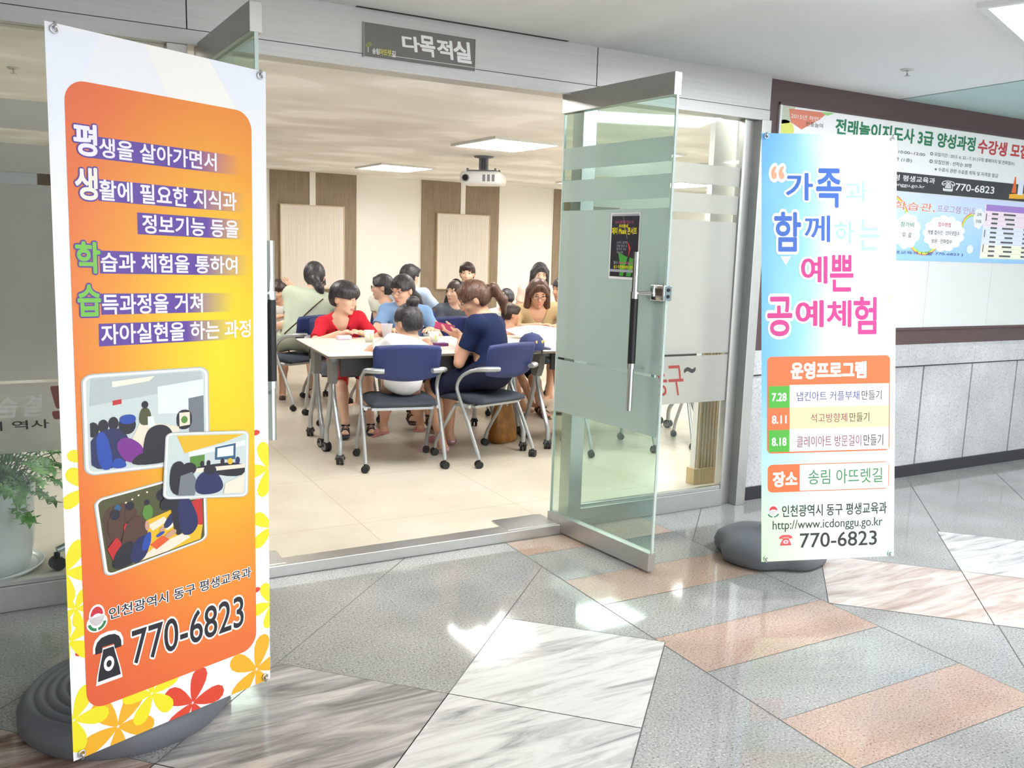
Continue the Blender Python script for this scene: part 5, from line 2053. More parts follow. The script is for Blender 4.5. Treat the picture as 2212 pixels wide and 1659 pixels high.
def unit(v):
    v = np.array(v, float)
    return v/np.linalg.norm(v)


def ik(a, b, l1, l2, hint):
    d = b-a
    L = np.linalg.norm(d)
    if L > 0.999*(l1+l2):
        b = a+d*(0.999*(l1+l2)/L)
        d = b-a
        L = np.linalg.norm(d)
    x = (l1*l1-l2*l2+L*L)/(2*L)
    hgt = math.sqrt(max(l1*l1-x*x, 1e-8))
    u = d/L
    n = np.array(hint, float)
    n = unit(n-u*(n@u))
    return a+u*x+n*hgt, b


def person(label, P, H, face, hface, pitch=10, s=1.0, hs=1.0, hands=None, elbows=None, feet=None, top='shirt white', sleeve=0.55, bottom='pants navy', leg=1.0,
           shoes=None, shoe_kind='shoe', hair='short', hairm='hair black', skin='skin light', glasses=False, roll=0, h=0.009, grp=None, curl=0.5,
           hem=0.16, vneck=False, legs=True, girth=1.0, extra=None, palmdir=None, handdir=None):
    th, hth = math.radians(face), math.radians(hface)
    P, H = np.array(P, float), np.array(H, float)
    RH_ = rotm(hth, math.radians(pitch), math.radians(roll))
    q = s*hs

    def hd(x, y, z):
        return H+RH_@(np.array([x, y, z])*q)

    N = hd(0, -0.022, -0.115)-np.array([0, 0, 0.035*s])
    side = np.array([math.cos(th), math.sin(th), 0])
    up = unit(N-P)
    side = unit(side-up*(side@up))
    fw = np.cross(up, side)
    RT = np.stack([side, fw, up], 1)
    spine = lambda t, f=0.0, d=0.0: P+(N-P)*t+fw*f*s+side*d*s
    L = np.linalg.norm(N-P)
    g = girth*s
    shl = [spine(1, 0.0)-up*0.045*s+side*sd*0.158*g for sd in (-1, 1)]
    hip = [P+side*sd*0.088*g-up*0.01 for sd in (-1, 1)]
    arms, legsP = [], []
    flat_fw = np.array([-math.sin(th), math.cos(th), 0])
    if hands is None:
        hands = [spine(0.1, 0.3, -0.16), spine(0.1, 0.3, 0.16)]
    for i, sd in enumerate((-1, 1)):
        hint = elbows[i] if elbows else side*sd*0.5-up*0.9-flat_fw*0.4
        el, wr = ik(shl[i], np.array(hands[i], float), 0.275*s, 0.245*s, hint)
        arms.append((shl[i], el, wr))
    if feet is None:
        feet = [P*np.array([1, 1, 0])+flat_fw*0.42*s+side*sd*0.1*s+np.array([0, 0, FZ]) for sd in (-1, 1)]
    for i, sd in enumerate((-1, 1)):
        ft = np.array(feet[i][:3], float)
        ank = ft+np.array([0, 0, 0.075*s])-flat_fw*0.0
        kn, an = ik(hip[i], ank, 0.42*s, 0.40*s, np.array([0, 0, 1.0])+flat_fw*0.9+side*sd*0.15)
        legsP.append((hip[i], kn, an, ft))

    # ---- body
    B = Field()
    def torso(F, gr):
        F.ell(P+up*0.01*s, (0.158*g+gr, 0.112*g+gr, 0.115*s+gr), RT)
        F.ell(spine(0.36, 0.0), (0.132*g+gr, 0.098*g+gr, 0.15*s+gr), RT, 0.05)
        F.ell(spine(0.70, 0.0), (0.145*g+gr, 0.104*g+gr, 0.15*s+gr), RT, 0.05)
        F.cone(shl[0], shl[1], 0.056*g+gr, 0.056*g+gr, 0.05)
        F.cone(spine(0.92), spine(1.0), 0.075*g+gr, 0.052*s+gr, 0.04)
    torso(B, 0.0)
    B.cone(N, hd(0, -0.012, -0.06), 0.05*s, 0.047*q, 0.03)
    B.ell(hd(0, -0.006, 0.026), np.array((0.074, 0.093, 0.090))*q, RH_, 0.02)
    B.ell(hd(0, 0.022, -0.05), np.array((0.057, 0.066, 0.062))*q, RH_, 0.03)
    B.ell(hd(0, 0.068, -0.094), np.array((0.022, 0.018, 0.016))*q, RH_, 0.02)
    B.cone(hd(0, 0.084, 0.012), hd(0, 0.101, -0.024), 0.007*q, 0.0115*q, 0.01)
    B.ell(hd(0, 0.090, -0.030), np.array((0.017, 0.011, 0.008))*q, RH_, 0.008)
    B.cone(hd(-0.045, 0.074, 0.033), hd(0.045, 0.074, 0.033), 0.010*q, 0.010*q, 0.014)
    B.ell(hd(-0.038, 0.058, -0.022), np.array((0.024, 0.022, 0.02))*q, RH_, 0.02)
    B.ell(hd(0.038, 0.058, -0.022), np.array((0.024, 0.022, 0.02))*q, RH_, 0.02)
    B.ell(hd(0, 0.084, -0.060), np.array((0.022, 0.010, 0.006))*q, RH_, 0.006)
    B.ell(hd(0, 0.082, -0.070), np.array((0.018, 0.010, 0.006))*q, RH_, 0.006)
    for sd in (-1, 1):
        B.ell(hd(sd*0.076, -0.008, -0.006), np.array((0.009, 0.021, 0.032))*q, RH_, 0.006)
    for i, (a, e, wri) in enumerate(arms):
        sd = (-1, 1)[i]
        B.cone(a, e, 0.044*g, 0.036*s, 0.02)
        B.cone(e+(wri-e)*0.0, e+(wri-e)*0.3, 0.036*s, 0.039*s, 0.01)
        B.cone(e+(wri-e)*0.3, wri, 0.038*s, 0.024*s, 0.01)
        # hand: palm, four curled fingers and a thumb at the side of the palm
        d = unit(wri-e)
        if handdir is not None and handdir[i] is not None:
            d = unit(handdir[i])
        if palmdir is not None and palmdir[i] is not None:
            pn = np.array(palmdir[i], float)
        else:
            pn = np.array([0, 0, -1.0])+flat_fw*0.05
        pn = unit(pn-d*(pn@d))
        lat = np.cross(pn, d)*(-sd)           # towards the thumb
        if (palmdir is None or palmdir[i] is None) and handdir is None:
            d = unit(d*np.array([1, 1, 0.35]))
        hsz = s*1.02
        pc = wri+d*0.045*hsz
        Rp = np.stack([lat, d, pn], 1)
        B.ell(pc, np.array((0.039, 0.05, 0.017))*hsz, Rp, 0.012)
        c_ = curl[i] if hasattr(curl, '__len__') else curl
        for f in range(4):
            o_ = (0.028, 0.0095, -0.009, -0.0265)[f]
            ln = (0.072, 0.080, 0.075, 0.060)[f]*hsz
            b0 = wri+d*(0.084, 0.090, 0.087, 0.079)[f]*hsz+lat*o_*hsz
            a1, a2 = 0.35*c_+0.08*f*c_, 1.25*c_
            d1 = unit(d*math.cos(a1)+pn*math.sin(a1)+lat*(0.12, 0.02, -0.06, -0.16)[f])
            d2 = unit(d*math.cos(a1+a2)+pn*math.sin(a1+a2))
            m1 = b0+d1*ln*0.5
            B.cone(b0, m1, 0.0088*hsz, 0.0082*hsz, 0.003)
            B.cone(m1, m1+d2*ln*0.48, 0.0082*hsz, 0.0066*hsz, 0.003)
        t0 = wri+d*0.022*hsz+lat*0.026*hsz
        t1 = t0+unit(lat*0.75+d*0.7+pn*0.35)*0.04*hsz
        t2 = t1+unit(lat*0.25+d*0.9+pn*0.5)*0.032*hsz
        B.cone(t0, t1, 0.0125*hsz, 0.0105*hsz, 0.008)
        B.cone(t1, t2, 0.0105*hsz, 0.0075*hsz, 0.003)
    fdir = []
    if legs:
        for i, (a, kn, an, ft) in enumerate(legsP):
            B.cone(a, kn, 0.074*g, 0.054*s, 0.03)
            B.cone(kn, kn+(an-kn)*0.32, 0.052*s, 0.053*s, 0.02)
            B.cone(kn+(an-kn)*0.32, an, 0.051*s, 0.032*s, 0.02)
            fa = feet[i][3] if len(feet[i]) > 3 else face
            fd = np.array([-math.sin(math.radians(fa)), math.cos(math.radians(fa)), 0])
            pt = feet[i][4] if len(feet[i]) > 4 else 0.0
            fd2 = unit(fd*math.cos(pt)-np.array([0, 0, math.sin(pt)]))
            fdir.append(fd2)
            heel = an-np.array([0, 0, 0.045*s])-fd*0.025*s
            B.cone(an, heel, 0.031*s, 0.028*s, 0.02)
            toe = an-np.array([0, 0, 0.052*s])+fd2*0.125*s
            B.cone(heel, toe, 0.028*s, 0.027*s, 0.02)
            lt = np.cross(fd2, np.array([0, 0, 1.0]))
            for k in range(5):
                tb = toe+lt*(k-2)*0.0125*s
                B.cone(tb, tb+fd2*(0.034-0.003*abs(k-1))*s, 0.0095*s, 0.009*s, 0.003)
    V, F = B.mesh(h)
    loc = (P[0], P[1], FZ)
    ctr = V[F].mean(1)
    lc = ((ctr-H)@RH_)/q
    lip = (np.abs(lc[:, 0]) < 0.0235) & (lc[:, 1] > 0.07) & (((lc[:, 2]+0.065)/0.0115)**2+(lc[:, 0]/0.0235)**2 < 1)
    body = raw_mesh('person', V, F, [skin, 'lip'], None, loc, lip.astype(int))
    body.location = loc
    tag(body, label, 'person', grp)
    lo_ = np.array(loc)

    def child(name, Fd, m, hh=None):
        V2, F2 = Fd.mesh(hh or h)
        if len(F2) == 0:
            return None
        return raw_mesh(name, V2-lo_, F2, [m], body)

    # ---- top
    T = Field()
    torso(T, 0.013)
    for sd in (-1, 1):
        if girth > 0.97 and s > 0.9:
            T.ell(spine(0.66, 0.085, sd*0.062), (0.06*s, 0.05*s, 0.06*s), RT, 0.04)
    for (a, e, wri) in arms:
        if sleeve <= 1:
            T.cone(a, a+(e-a)*sleeve, 0.058*g, 0.054*s, 0.02)
        else:
            T.cone(a, e, 0.058*g, 0.049*s, 0.02)
            T.cone(e, e+(wri-e)*(sleeve-1), 0.049*s, 0.044*s, 0.012)
    if hem > 0.2:
        for (a, kn, an, ft) in legsP:
            T.cone(a, a+(kn-a)*0.55, 0.095*g, 0.088*s, 0.05)
    hemp = P-up*(hem if hem < 0.2 else 0.2)*s
    def cut_top(X):
        d = -(X-hemp)@up if hem < 0.2 else np.full(X.shape[:-1], -1.0)
        nk = np.linalg.norm(np.cross(X-N, np.broadcast_to(up, X.shape)), axis=-1)
        open_ = np.where((X-N)@up > -0.035*s, 0.066*s-nk, -1)
        d = np.maximum(d, open_)
        d = np.maximum(d, (X-N)@up-0.03*s)
        if vneck:
            y = (X-N)@fw
            x = np.abs((X-N)@side)
            z = (X-N)@up
            v = np.minimum(np.minimum(z+0.115*s, (z+0.115*s)*0.62-x), y-0.03)
            d = np.maximum(d, v)
        for (a, e, wri) in arms:
            if sleeve <= 1:
                en, ds = a+(e-a)*sleeve, unit(e-a)
            else:
                en, ds = e+(wri-e)*(sleeve-1), unit(wri-e)
            near = np.linalg.norm(X-en, axis=-1)
            d = np.maximum(d, np.where(near < 0.11*s, (X-en)@ds-0.0, -1))
        return d
    T.cut(cut_top)
    shirt = child('shirt', T, top)
    sv, sf = T.mesh(0.009)
    from mathutils.bvhtree import BVHTree
    bvh = BVHTree.FromPolygons([tuple(p) for p in sv], [tuple(map(int, f)) for f in sf])
    # ---- bottom
    if bottom and legs:
        Q = Field()
        Q.ell(P+up*0.0, (0.170*g, 0.126*g, 0.125*s), RT)
        for (a, kn, an, ft) in legsP:
            if leg <= 1:
                Q.cone(a, a+(kn-a)*min(leg, 1)*1.0, 0.088*g, 0.070*s+0.012*(1-leg), 0.03)
            else:
                Q.cone(a, kn, 0.088*g, 0.066*s, 0.03)
                Q.cone(kn, kn+(an-kn)*(leg-1), 0.066*s, 0.054*s, 0.02)
        def cut_bot(X):
            d = np.full(X.shape[:-1], -1.0)
            for (a, kn, an, ft) in legsP:
                en, ds = (a+(kn-a)*leg, unit(kn-a)) if leg <= 1 else (kn+(an-kn)*(leg-1), unit(an-kn))
                near = np.linalg.norm(X-en, axis=-1)
                d = np.maximum(d, np.where(near < 0.13*s, (X-en)@ds, -1))
            return np.maximum(d, (X-P)@up-(0.11 if hem < 0.17 else 0.05-hem)*s)
        Q.cut(cut_bot)
        child('trousers', Q, bottom)
    # ---- shoes
    if shoes and legs:
        for i, (a, kn, an, ft) in enumerate(legsP):
            fd2 = fdir[i]
            heel = an-np.array([0, 0, 0.045*s])-np.array([fd2[0], fd2[1], 0])*0.025*s
            toe = an-np.array([0, 0, 0.052*s])+fd2*0.135*s
            upf = unit(np.array([0, 0, 1.0])-fd2*fd2[2])
            S = Field()
            if shoe_kind == 'shoe':
                S.cone(heel, toe+fd2*0.018*s, 0.036*s, 0.036*s, 0.01)
                S.cut(lambda X, c=heel, u_=upf, t_=toe, f_=fd2: np.minimum((X-c)@u_-0.008*s, -( (X-t_)@f_+0.035*s)))
                S.cut(lambda X, c=heel, u_=upf: -((X-c)@u_+0.031*s))
                child('shoe', S, shoes, min(h, 0.007))
            else:
                S.cone(heel-upf*0.026*s, toe+fd2*0.03*s-upf*0.026*s, 0.040*s, 0.042*s, 0.0, (upf, 3.6))
                sh = child('sandal', S, shoes, min(h, 0.006))
                bands = ((0.05, 0.036), (0.12, 0.030)) if shoe_kind == 'sandal' else ((0.10, 0.06),)
                for off, wd in bands:
                    S = Field()
                    S.cone(heel, toe+fd2*0.02*s, 0.0355*s, 0.0355*s, 0.0)
                    S.cut(lambda X, c=heel+fd2*off*s, f_=fd2, w2=wd: np.abs((X-c)@f_)-w2*0.5*s)
                    S.cut(lambda X, c=heel, u_=upf: -((X-c)@u_+0.026*s))
                    b_ = child('strap', S, shoes, 0.0055)
                    if b_ and sh:
                        b_.parent = sh
                S = Field()
                S.cone(an-np.array([0, 0, 0.02*s]), an+np.array([0, 0, 0.012*s]), 0.0385*s, 0.0375*s, 0.0)
                S.cut(lambda X, c=an: np.abs((X-c)[..., 2]+0.004*s)-0.011*s)
                b_ = child('strap', S, shoes, 0.0055)
                if b_ and sh:
                    b_.parent = sh
    # ---- hair
    Hf = Field()
    hh = min(h, 0.0075)
    Hf.ell(hd(0, -0.012, 0.032), np.array((0.0885, 0.105, 0.101))*q, RH_)
    front = 0.040
    lowz = -0.05
    if hair == 'short':
        Hf.ell(hd(0, -0.03, 0.0), np.array((0.084, 0.086, 0.085))*q, RH_, 0.02)
        Hf.ell(hd(0.01, 0.045, 0.075), np.array((0.07, 0.055, 0.035))*q, RH_, 0.02)
        for sd in (-1, 1):
            Hf.ell(hd(sd*0.070, 0.022, 0.008), np.array((0.016, 0.026, 0.03))*q, RH_, 0.012)
    elif hair == 'bowl':
        Hf.ell(hd(0, 0.0, 0.052), np.array((0.100, 0.114, 0.082))*q, RH_, 0.015)
        Hf.ell(hd(0, -0.03, 0.0), np.array((0.090, 0.090, 0.088))*q, RH_, 0.02)
        Hf.ell(hd(0, 0.062, 0.046), np.array((0.072, 0.045, 0.030))*q, RH_, 0.015)
        front = 0.024
    elif hair == 'bangs':
        Hf.ell(hd(0, 0.07, 0.046), np.array((0.066, 0.030, 0.036))*q, RH_, 0.012)
        front = 0.018
    elif hair in ('bob', 'long'):
        for sd in (-1, 1):
            zz = -0.12 if hair == 'bob' else -0.24
            Hf.cone(hd(sd*0.074, 0.01, 0.03), hd(sd*0.088, 0.012, zz), 0.026*q, 0.030*q, 0.03)
            Hf.cone(hd(sd*0.06, -0.05, 0.0), hd(sd*0.066, -0.055, zz), 0.04*q, 0.036*q, 0.03)
            Hf.cone(hd(sd*0.012, 0.075, 0.098), hd(sd*0.078, 0.058, 0.004), 0.016*q, 0.016*q, 0.012)
        Hf.cone(hd(0, -0.07, 0.0), hd(0, -0.075, -0.12 if hair == 'bob' else -0.30), 0.05*q, 0.045*q, 0.03)
        lowz = -0.6
        front = 0.052
    if hair in ('tail', 'lowtail', 'pony', 'bun', 'headband'):
        Hf.ell(hd(0, -0.028, -0.005), np.array((0.080, 0.086, 0.080))*q, RH_, 0.02)
        for sd in (-1, 1):
            Hf.ell(hd(sd*0.068, 0.02, 0.025), np.array((0.018, 0.03, 0.03))*q, RH_, 0.012)
    if glasses or hair in ('tail',):
        for sd in (-1, 1):
            Hf.cone(hd(sd*0.02, 0.070, 0.088), hd(sd*0.062, 0.058, 0.026), 0.015*q, 0.012*q, 0.015)
    if hair == 'tail':            # long tail falling down the back
        Hf.cone(hd(0, -0.10, -0.02), hd(-0.03, -0.135, -0.09), 0.028*q, 0.028*q, 0.02)
        Hf.cone(hd(-0.03, -0.135, -0.09), hd(-0.07, -0.16, -0.23), 0.028*q, 0.014*q, 0.02)
    elif hair == 'lowtail':
        Hf.cone(hd(0.01, -0.09, -0.045), hd(0.055, -0.10, -0.115), 0.036*q, 0.034*q, 0.02)
        Hf.cone(hd(0.055, -0.10, -0.115), hd(0.070, -0.085, -0.145), 0.034*q, 0.024*q, 0.02)
    elif hair == 'pony':
        Hf.cone(hd(0, -0.105, 0.02), hd(0, -0.142, 0.012), 0.016*q, 0.030*q, 0.012)
        Hf.cone(hd(0, -0.145, 0.010), hd(0.0, -0.165, -0.085), 0.032*q, 0.032*q, 0.03)
        Hf.cone(hd(0, -0.165, -0.085), hd(0.0, -0.135, -0.165), 0.032*q, 0.015*q, 0.02)
    elif hair == 'bun':
        Hf.ell(hd(0.0, -0.075, 0.135), np.array((0.046, 0.046, 0.038))*q, RH_, 0.012)
        Hf.cone(hd(0, -0.05, 0.11), hd(0, -0.07, 0.13), 0.03*q, 0.03*q, 0.015)
    def cut_hair(X):
        l_ = ((X-H)@RH_)/q
        x, y, z = l_[..., 0], l_[..., 1], l_[..., 2]
        # the open face: a rounded window below the hairline
        win = np.sqrt((x/0.064)**2+((z-front+0.085)/0.088)**2)-1.0
        f = np.where((y > 0.028), -win*0.06, -1)
        if hair in ('short', 'bowl', 'tail', 'lowtail', 'pony', 'bun', 'bangs', 'headband'):
            ear = np.minimum(np.minimum(0.012-z, y+0.022), 0.04-np.abs(z+0.02))     # ears and cheeks free
            f = np.maximum(f, np.where(np.abs(x) > 0.045, ear, -1))
            nape = np.where((y > -0.118) & (np.linalg.norm(l_-np.array([0, -0.1, -0.12]), axis=-1) > (0.13 if hair in ('tail', 'lowtail') else 0.0)), -0.062-z, -1)
            f = np.maximum(f, nape if hair not in ('tail', 'lowtail') else np.where(y > -0.07, -0.075-z, -1))
        ang = np.arctan2(x, y+0.02)
        gro = 0.0022*np.sin(46*ang+9*z*10)+0.0016*np.sin(83*ang)
        return np.maximum(f, -1.0)*q if False else np.maximum(f*q, -1.0)+0*gro
    Hf.cut(cut_hair)
    V2, F2 = Hf.mesh(hh)
    l_ = ((V2-H)@RH_)
    ang = np.arctan2(l_[:, 0], l_[:, 1]+0.02)
    dirn = l_/np.maximum(np.linalg.norm(l_, axis=1), 1e-6)[:, None]
    V2 = V2+(dirn*(0.0011*np.sin(44*ang+30*l_[:, 2])+0.0009*np.sin(97*ang-20*l_[:, 2]))[:, None])@RH_.T
    ho = raw_mesh('hair', V2-lo_, F2, [hairm], body)
    if hair == 'pony' or hair == 'tail':
        m = MB()
        c0 = hd(0, -0.118, 0.027) if hair == 'pony' else hd(-0.01, -0.115, -0.045)
        m.ell(c0, np.array((0.024, 0.016, 0.024))*q, R=RH_)
        m.v = [tuple(np.array(p)-lo_) for p in m.v]
        m.build('hair_tie', ['hair tie'], ho)
    if hair == 'headband' or hair == 'bangs':
        m = MB()
        if hair == 'bangs':
            m.tube([hd(0.062, 0.045, 0.110), hd(0.074, 0.030, 0.094), hd(0.084, 0.012, 0.076)], 0.008*q, seg=8)
        else:
            A = [math.radians(-20+k*220/20) for k in range(21)]
            m.tube([hd(0.091*math.cos(t), -0.0, 0.034+0.104*math.sin(t)) for t in A], 0.006*q, seg=8, smoothpath=False)
        m.v = [tuple(np.array(p)-lo_) for p in m.v]
        m.build('hair_band', ['hair clip' if hair == 'bangs' else 'hair tie'], ho)
    # ---- face
    for sd in (-1, 1):
        m = MB()
        m.ell(hd(sd*0.0315, 0.0735, 0.010), np.array((0.0135, 0.010, 0.0072))*q, 0, 12, 8, RH_)
        m.ell(hd(sd*0.0315, 0.0795, 0.010), np.array((0.0066, 0.0056, 0.0066))*q, 1, 10, 8, RH_)
        m.v = [tuple(np.array(p)-lo_) for p in m.v]
        m.build('eye', ['eye white', 'iris'], body)
        m = MB()
        m.tube([hd(sd*0.016, 0.086, 0.031), hd(sd*0.032, 0.0845, 0.0355), hd(sd*0.05, 0.074, 0.030)], [0.0028*q, 0.0034*q, 0.0018*q], seg=6, n=4)
        m.v = [tuple(np.array(p)-lo_) for p in m.v]
        m.build('eyebrow', ['brow'], body)
    if glasses:
        m = MB()
        for sd in (-1, 1):
            pts = [hd(sd*0.033+0.024*math.cos(2*math.pi*k/16), 0.103, 0.006+0.017*math.sin(2*math.pi*k/16)) for k in range(17)]
            m.tube(pts, 0.0017*q, seg=6, smoothpath=False)
            m.tube([hd(sd*0.057, 0.102, 0.010), hd(sd*0.080, 0.05, 0.010), hd(sd*0.081, -0.01, 0.006)], 0.0016*q, seg=6, n=3)
        m.tube([hd(-0.010, 0.103, 0.010), hd(0, 0.106, 0.012), hd(0.010, 0.103, 0.010)], 0.0016*q, seg=6, n=3)
        m.v = [tuple(np.array(p)-lo_) for p in m.v]
        m.build('glasses', ['glasses frame'], body)
    return dict(body=body, hd=hd, lo=lo_, N=N, P=P, up=up, fw=fw, side=side, arms=arms, spine=spine, RT=RT, shirt=shirt, bvh=bvh, s=s)


def add_part(pn, name, mb, m, parent=None):
    mb.v = [tuple(np.array(p)-pn['lo']) for p in mb.v]
    return mb.build(name, m, parent or pn['body'])


SE = 'people seated around the tables'
Z = np.array
# the child in white with a bun, on the near chair, seen from behind
pB = person('child in white T-shirt with hair in a bun, seen from behind at the near table', (2.065, 5.215, 0.60), (2.15, 5.315, 0.958), -8, 22, 12, 0.80, 1.20,
            hands=[(2.055, 5.60, 0.800), (2.42, 5.62, 0.800)], elbows=[(-0.9, -0.1, -0.5), (0.9, -0.2, -0.6)], feet=[(2.16, 5.80, FZ+0.03, 10, 0.35), (2.46, 5.78, FZ+0.02, -10, 0.2)],
            top='shirt white', sleeve=0.62, bottom='shorts denim', leg=0.8, shoes='sandal pink', shoe_kind='clog', hair='bun', hairm='hair black', skin='skin warm', h=0.0075, grp=SE, hem=0.19)
# the woman in navy with her phone
pN = person('woman in navy T-shirt and glasses bending over a magenta phone', (2.70, 5.16, 0.635), (2.605, 5.27, 1.112), 42, 66, 28, 1.0, 1.04,
            hands=[(2.555, 5.345, 0.855), (2.585, 5.50, 0.875)], elbows=[(-0.5, -0.5, -1.0), (0.6, 0.1, -1.0)], handdir=[(-0.75, 0.62, 0.22), (-0.9, 0.3, 0.2)], feet=[(2.44, 5.40, FZ, 50, 0.3), (2.60, 5.62, FZ, 30, 0.1)],
            top='shirt navy', sleeve=0.62, bottom='pants navy', leg=0.95, shoes='shoe metal pink', hair='pony', hairm='hair brown', skin='skin warm', glasses=True, h=0.0075,
            grp=SE, curl=[0.55, 0.45], palmdir=[(0.25, 0.25, 0.9), (-0.1, -0.35, 0.9)], girth=1.08)
# the boy in red
pR = person('boy in red shirt with dark collar trim, head turned aside at the table', (2.17, 6.68, 0.59), (2.083, 6.44, 1.046), 172, 214, 8, 0.86, 1.20,
            hands=[(2.165, 6.30, 0.800), (1.985, 6.27, 0.800)], elbows=[(0.9, 0.3, -0.5), (-0.9, 0.3, -0.6)], feet=[(2.22, 6.22, FZ, 165), (2.00, 6.14, FZ, 160)],
            top='shirt red', sleeve=0.72, bottom='shorts red', leg=0.85, shoes='sandal navy', shoe_kind='sandal', hair='bowl', hairm='hair black', skin='skin light', h=0.007, grp=SE, vneck=True, hem=0.12,
            curl=[0.5, 0.35])
# the woman in light blue
pU = person('woman in light blue T-shirt and glasses with a long black ponytail', (2.70, 6.83, 0.64), (2.628, 6.62, 1.10), 165, 118, 14, 0.98, 1.02,
            hands=[(2.76, 6.31, 0.805), (2.42, 6.36, 0.805)], elbows=[(0.7, 0.3, -0.8), (-0.7, 0.3, -0.8)], feet=[(2.68, 6.12, FZ, 170), (2.52, 6.06, FZ, 165)],
            top='shirt blue', sleeve=0.60, bottom='pants black', leg=1.3, shoes='sandal brown', shoe_kind='sandal', hair='tail', hairm='hair black', skin='skin light', glasses=True, h=0.008, grp=SE)
# the woman in sage green from behind
pG = person('woman in sage green tunic with a cross-body strap, seen from behind', (2.08, 7.53, 0.635), (2.205, 7.66, 1.160), -14, -22, 16, 1.02, 1.03,
            hands=[(1.86, 7.78, 0.72), (2.50, 7.92, 0.80)], elbows=[(-0.25, -0.3, -1.0), (0.8, -0.1, -0.6)], feet=[(1.84, 7.86, FZ, 10), (2.24, 7.86, FZ, -10)],
            top='tunic sage', sleeve=1.05, bottom='pants black', leg=1.25, shoes='sandal brown', shoe_kind='sandal', hair='lowtail', hairm='hair black', skin='skin light', h=0.008, grp=SE, hem=0.25, girth=1.16)
# the little girl waving at the left
pL = person('little girl in white top raising one hand beside the door handle', (1.99, 8.28, 0.61), (1.99, 8.10, 1.007), 165, 150, 8, 0.82, 1.06,
            hands=[(2.09, 7.94, 1.05), (1.96, 7.88, 0.80)], elbows=[(1.0, -0.2, -0.8), (-0.8, 0, -0.6)], top='shirt white', sleeve=0.3, bottom='shorts denim', leg=0.8, shoes='sandal brown',
            hair='bangs', hairm='hair dark brown', h=0.009, grp=SE, hem=0.12, curl=[0.15, 0.6], palmdir=[(0, -1, 0.2), None])
# someone in white behind the green tunic
pW = person('person in white shirt almost hidden behind the woman in sage green', (2.45, 8.62, 0.60), (2.45, 8.42, 1.05), 178, 178, 10, 0.95, 1.0, top='shirt white', sleeve=0.6, hair='short', h=0.011, grp=SE, girth=1.1)
# the ponytailed woman in the ivory top
pI = person('slim woman in ivory top in profile with low ponytail and thin glasses', (2.86, 7.60, 0.62), (2.752, 7.42, 1.085), 110, 66, 4, 0.95, 0.98,
            hands=[(2.55, 7.35, 0.76), (2.70, 7.30, 0.76)], top='top ivory', sleeve=0.35, bottom='pants navy', leg=1.5, hair='tail', hairm='hair black', glasses=True, h=0.009, grp=SE, girth=0.88)
# the grey-haired man with his back to us
pM = person('man in pale blue shirt turned away behind the woman in light blue', (3.33, 8.05, 0.64), (3.27, 8.05, 1.155), -35, -60, 8, 1.0, 1.0,
            hands=[(3.05, 8.35, 0.80), (3.50, 7.90, 0.56)], elbows=[(-0.6, 0, -1), (0.6, -0.3, -1)], top='shirt pale blue', sleeve=0.6, bottom='pants navy', leg=1.8, hair='short', hairm='hair black', h=0.010, grp=SE)
# the child in gray
pY = person('child in gray T-shirt with swept-back hair looking sideways', (3.64, 7.86, 0.60), (3.585, 7.66, 1.025), 160, 112, -4, 0.88, 1.08,
            hands=[(3.72, 7.45, 0.66), (3.48, 7.45, 0.66)], top='shirt gray', sleeve=0.6, bottom='pants navy', leg=0.9, hair='headband', hairm='hair dark brown', h=0.009, grp=SE)
# the short-haired person behind
pK = person('short brown-haired person whose head shows above the gray-shirted child', (4.24, 8.86, 0.64), (4.20, 8.68, 1.175), 165, 150, 2, 1.0, 1.0,
            top='jersey black', sleeve=0.6, hair='short', hairm='hair dark brown', h=0.011, grp=SE)
# child with the blunt fringe
pF = person('child with blunt black bangs and a yellow hair clip, head bowed', (4.20, 7.86, 0.58), (4.135, 7.64, 0.955), 165, 170, 22, 0.82, 1.08,
            top='top ivory', sleeve=0.5, hair='bangs', hairm='hair black', h=0.009, grp=SE)
# toddler in pink
pP = person('small child in pink sleeveless top turned towards the woman in khaki', (3.60, 6.70, 0.61), (3.635, 6.62, 0.895), 215, 262, 6, 0.66, 1.12,
            hands=[(3.67, 6.40, 0.80), (3.55, 6.40, 0.80)], top='shirt pink', sleeve=0.2, bottom='shorts denim', leg=0.7, hair='short', hairm='hair dark brown', skin='skin warm', h=0.008, grp=SE, hem=0.1)
# the woman in khaki
pH = person('woman in khaki blouse with brown bob and glasses reading at the table', (4.05, 6.96, 0.635), (3.945, 6.70, 1.075), 168, 160, 24, 1.0, 1.04,
            hands=[(4.04, 6.42, 0.815), (3.82, 6.44, 0.815)], elbows=[(0.9, 0.1, -0.5), (-0.9, 0.1, -0.5)], feet=[(4.05, 6.46, FZ, 150), (3.82, 6.35, FZ, 165)],
            top='blouse khaki', sleeve=1.25, bottom='pants navy', leg=1.15, shoes='sandal brown', shoe_kind='sandal', hair='bob', hairm='hair brown', skin='skin warm', glasses=True, h=0.008, grp=SE, girth=1.15, vneck=True)
# long black hair behind her
pJ = person('woman with long straight black hair behind the woman in khaki', (4.90, 8.42, 0.70), (4.865, 8.24, 1.195), 165, 160, 16, 1.0, 1.0,
            top='top blush', sleeve=0.5, hair='long', hairm='hair black', h=0.010, grp=SE)
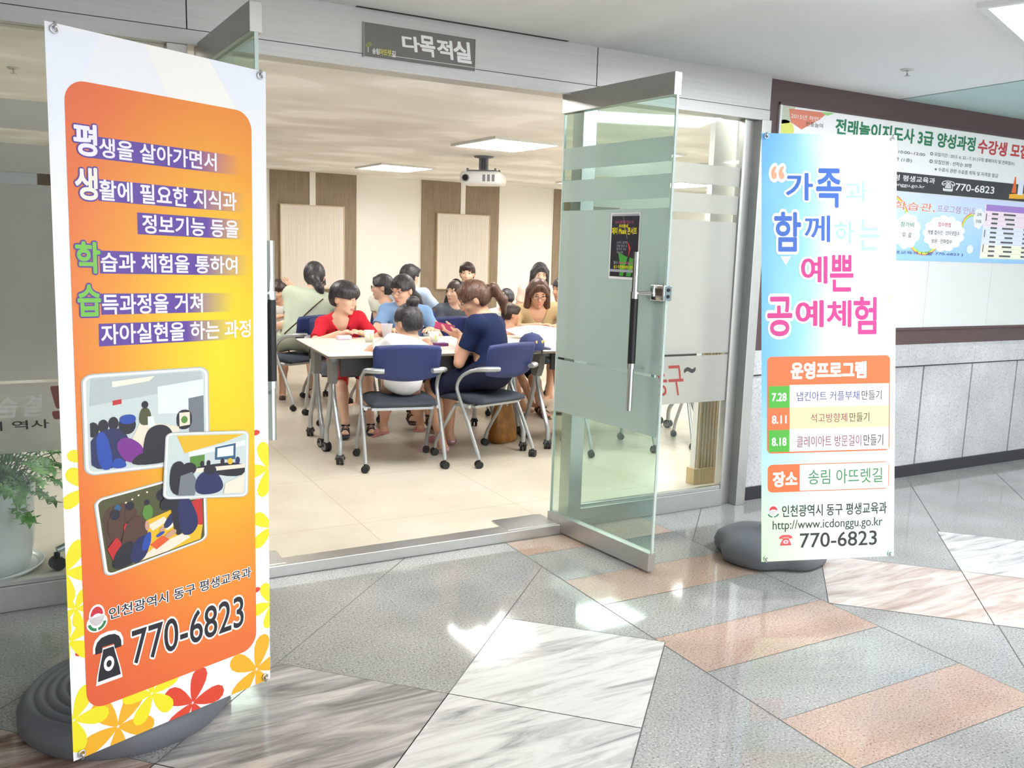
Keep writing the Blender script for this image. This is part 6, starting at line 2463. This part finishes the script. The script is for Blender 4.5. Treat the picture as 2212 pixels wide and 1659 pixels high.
# someone at the edge of the door
pE = person('dark-haired person cut off by the edge of the open glass door', (4.62, 7.36, 0.63), (4.475, 7.16, 1.085), 120, 100, 6, 0.95, 1.0,
            hands=[(4.62, 7.02, 0.80), (4.46, 7.06, 0.80)], top='top blush', sleeve=0.3, hair='lowtail', hairm='hair black', skin='skin warm', h=0.010, grp=SE)

# details of clothing
def on_cloth(pn, x, z, lift=0.002, sgn=1):
    """point on the shirt, x to the side and z along the spine from the neck"""
    N_, fw_, up_, sd_, s_ = pn['N'], pn['fw'], pn['up'], pn['side'], pn['s']
    o_ = N_+sd_*x*s_+up_*z*s_+fw_*0.4*sgn
    hit = pn['bvh'].ray_cast(Vector(o_), Vector(-fw_*sgn))
    if hit[0] is None or hit[3] > 0.42:
        return None
    return np.array(hit[0])+fw_*lift*sgn


m = MB()
for sg in (-1, 1):
    P_ = [on_cloth(pR, sg*((0.115-t)*0.62+0.013), -t) for t in (0.112, 0.10, 0.088, 0.075, 0.062, 0.05, 0.04)]
    P_ = [p for p in P_ if p is not None]
    if len(P_) > 2:
        m.tube(P_, 0.0055, seg=8, n=3)
P_ = [p for p in (on_cloth(pR, 0.0, -z) for z in (0.118, 0.135, 0.155, 0.17)) if p is not None]
if len(P_) > 1:
    m.tube(P_, 0.009, seg=8, n=3)
add_part(pR, 'collar_trim', m, ['trim dark'], pR['shirt'])
m = MB()
P_ = [p for p in (on_cloth(pG, 0.085-0.255*t, -0.05-0.36*t, 0.003, -1) for t in [k/12 for k in range(13)]) if p is not None]
m.tube(P_, 0.0055, seg=8, n=3)
add_part(pG, 'bag_strap', m, ['sandal brown'], pG['shirt'])
# phone in both hands
pc = Vector((2.478, 5.462, 0.912))
ph = thing('phone', 'flat magenta phone held in both hands of the woman in navy', 'phone', pc, 0.0)
ph.rotation_euler = (math.radians(152), math.radians(-10), math.radians(150))
m = MB()
m.rbox(-0.068, 0.068, -0.038, 0.038, -0.006, 0.004, 0.008)
mat('phone magenta', (164, 30, 88), 0.45)
mat('phone glass', (20, 22, 28), 0.1)
m.build('case', ['phone magenta'], ph)
m = MB()
m.rbox(-0.062, 0.062, -0.033, 0.033, 0.004, 0.0052, 0.006)
m.build('screen', ['phone glass'], ph)
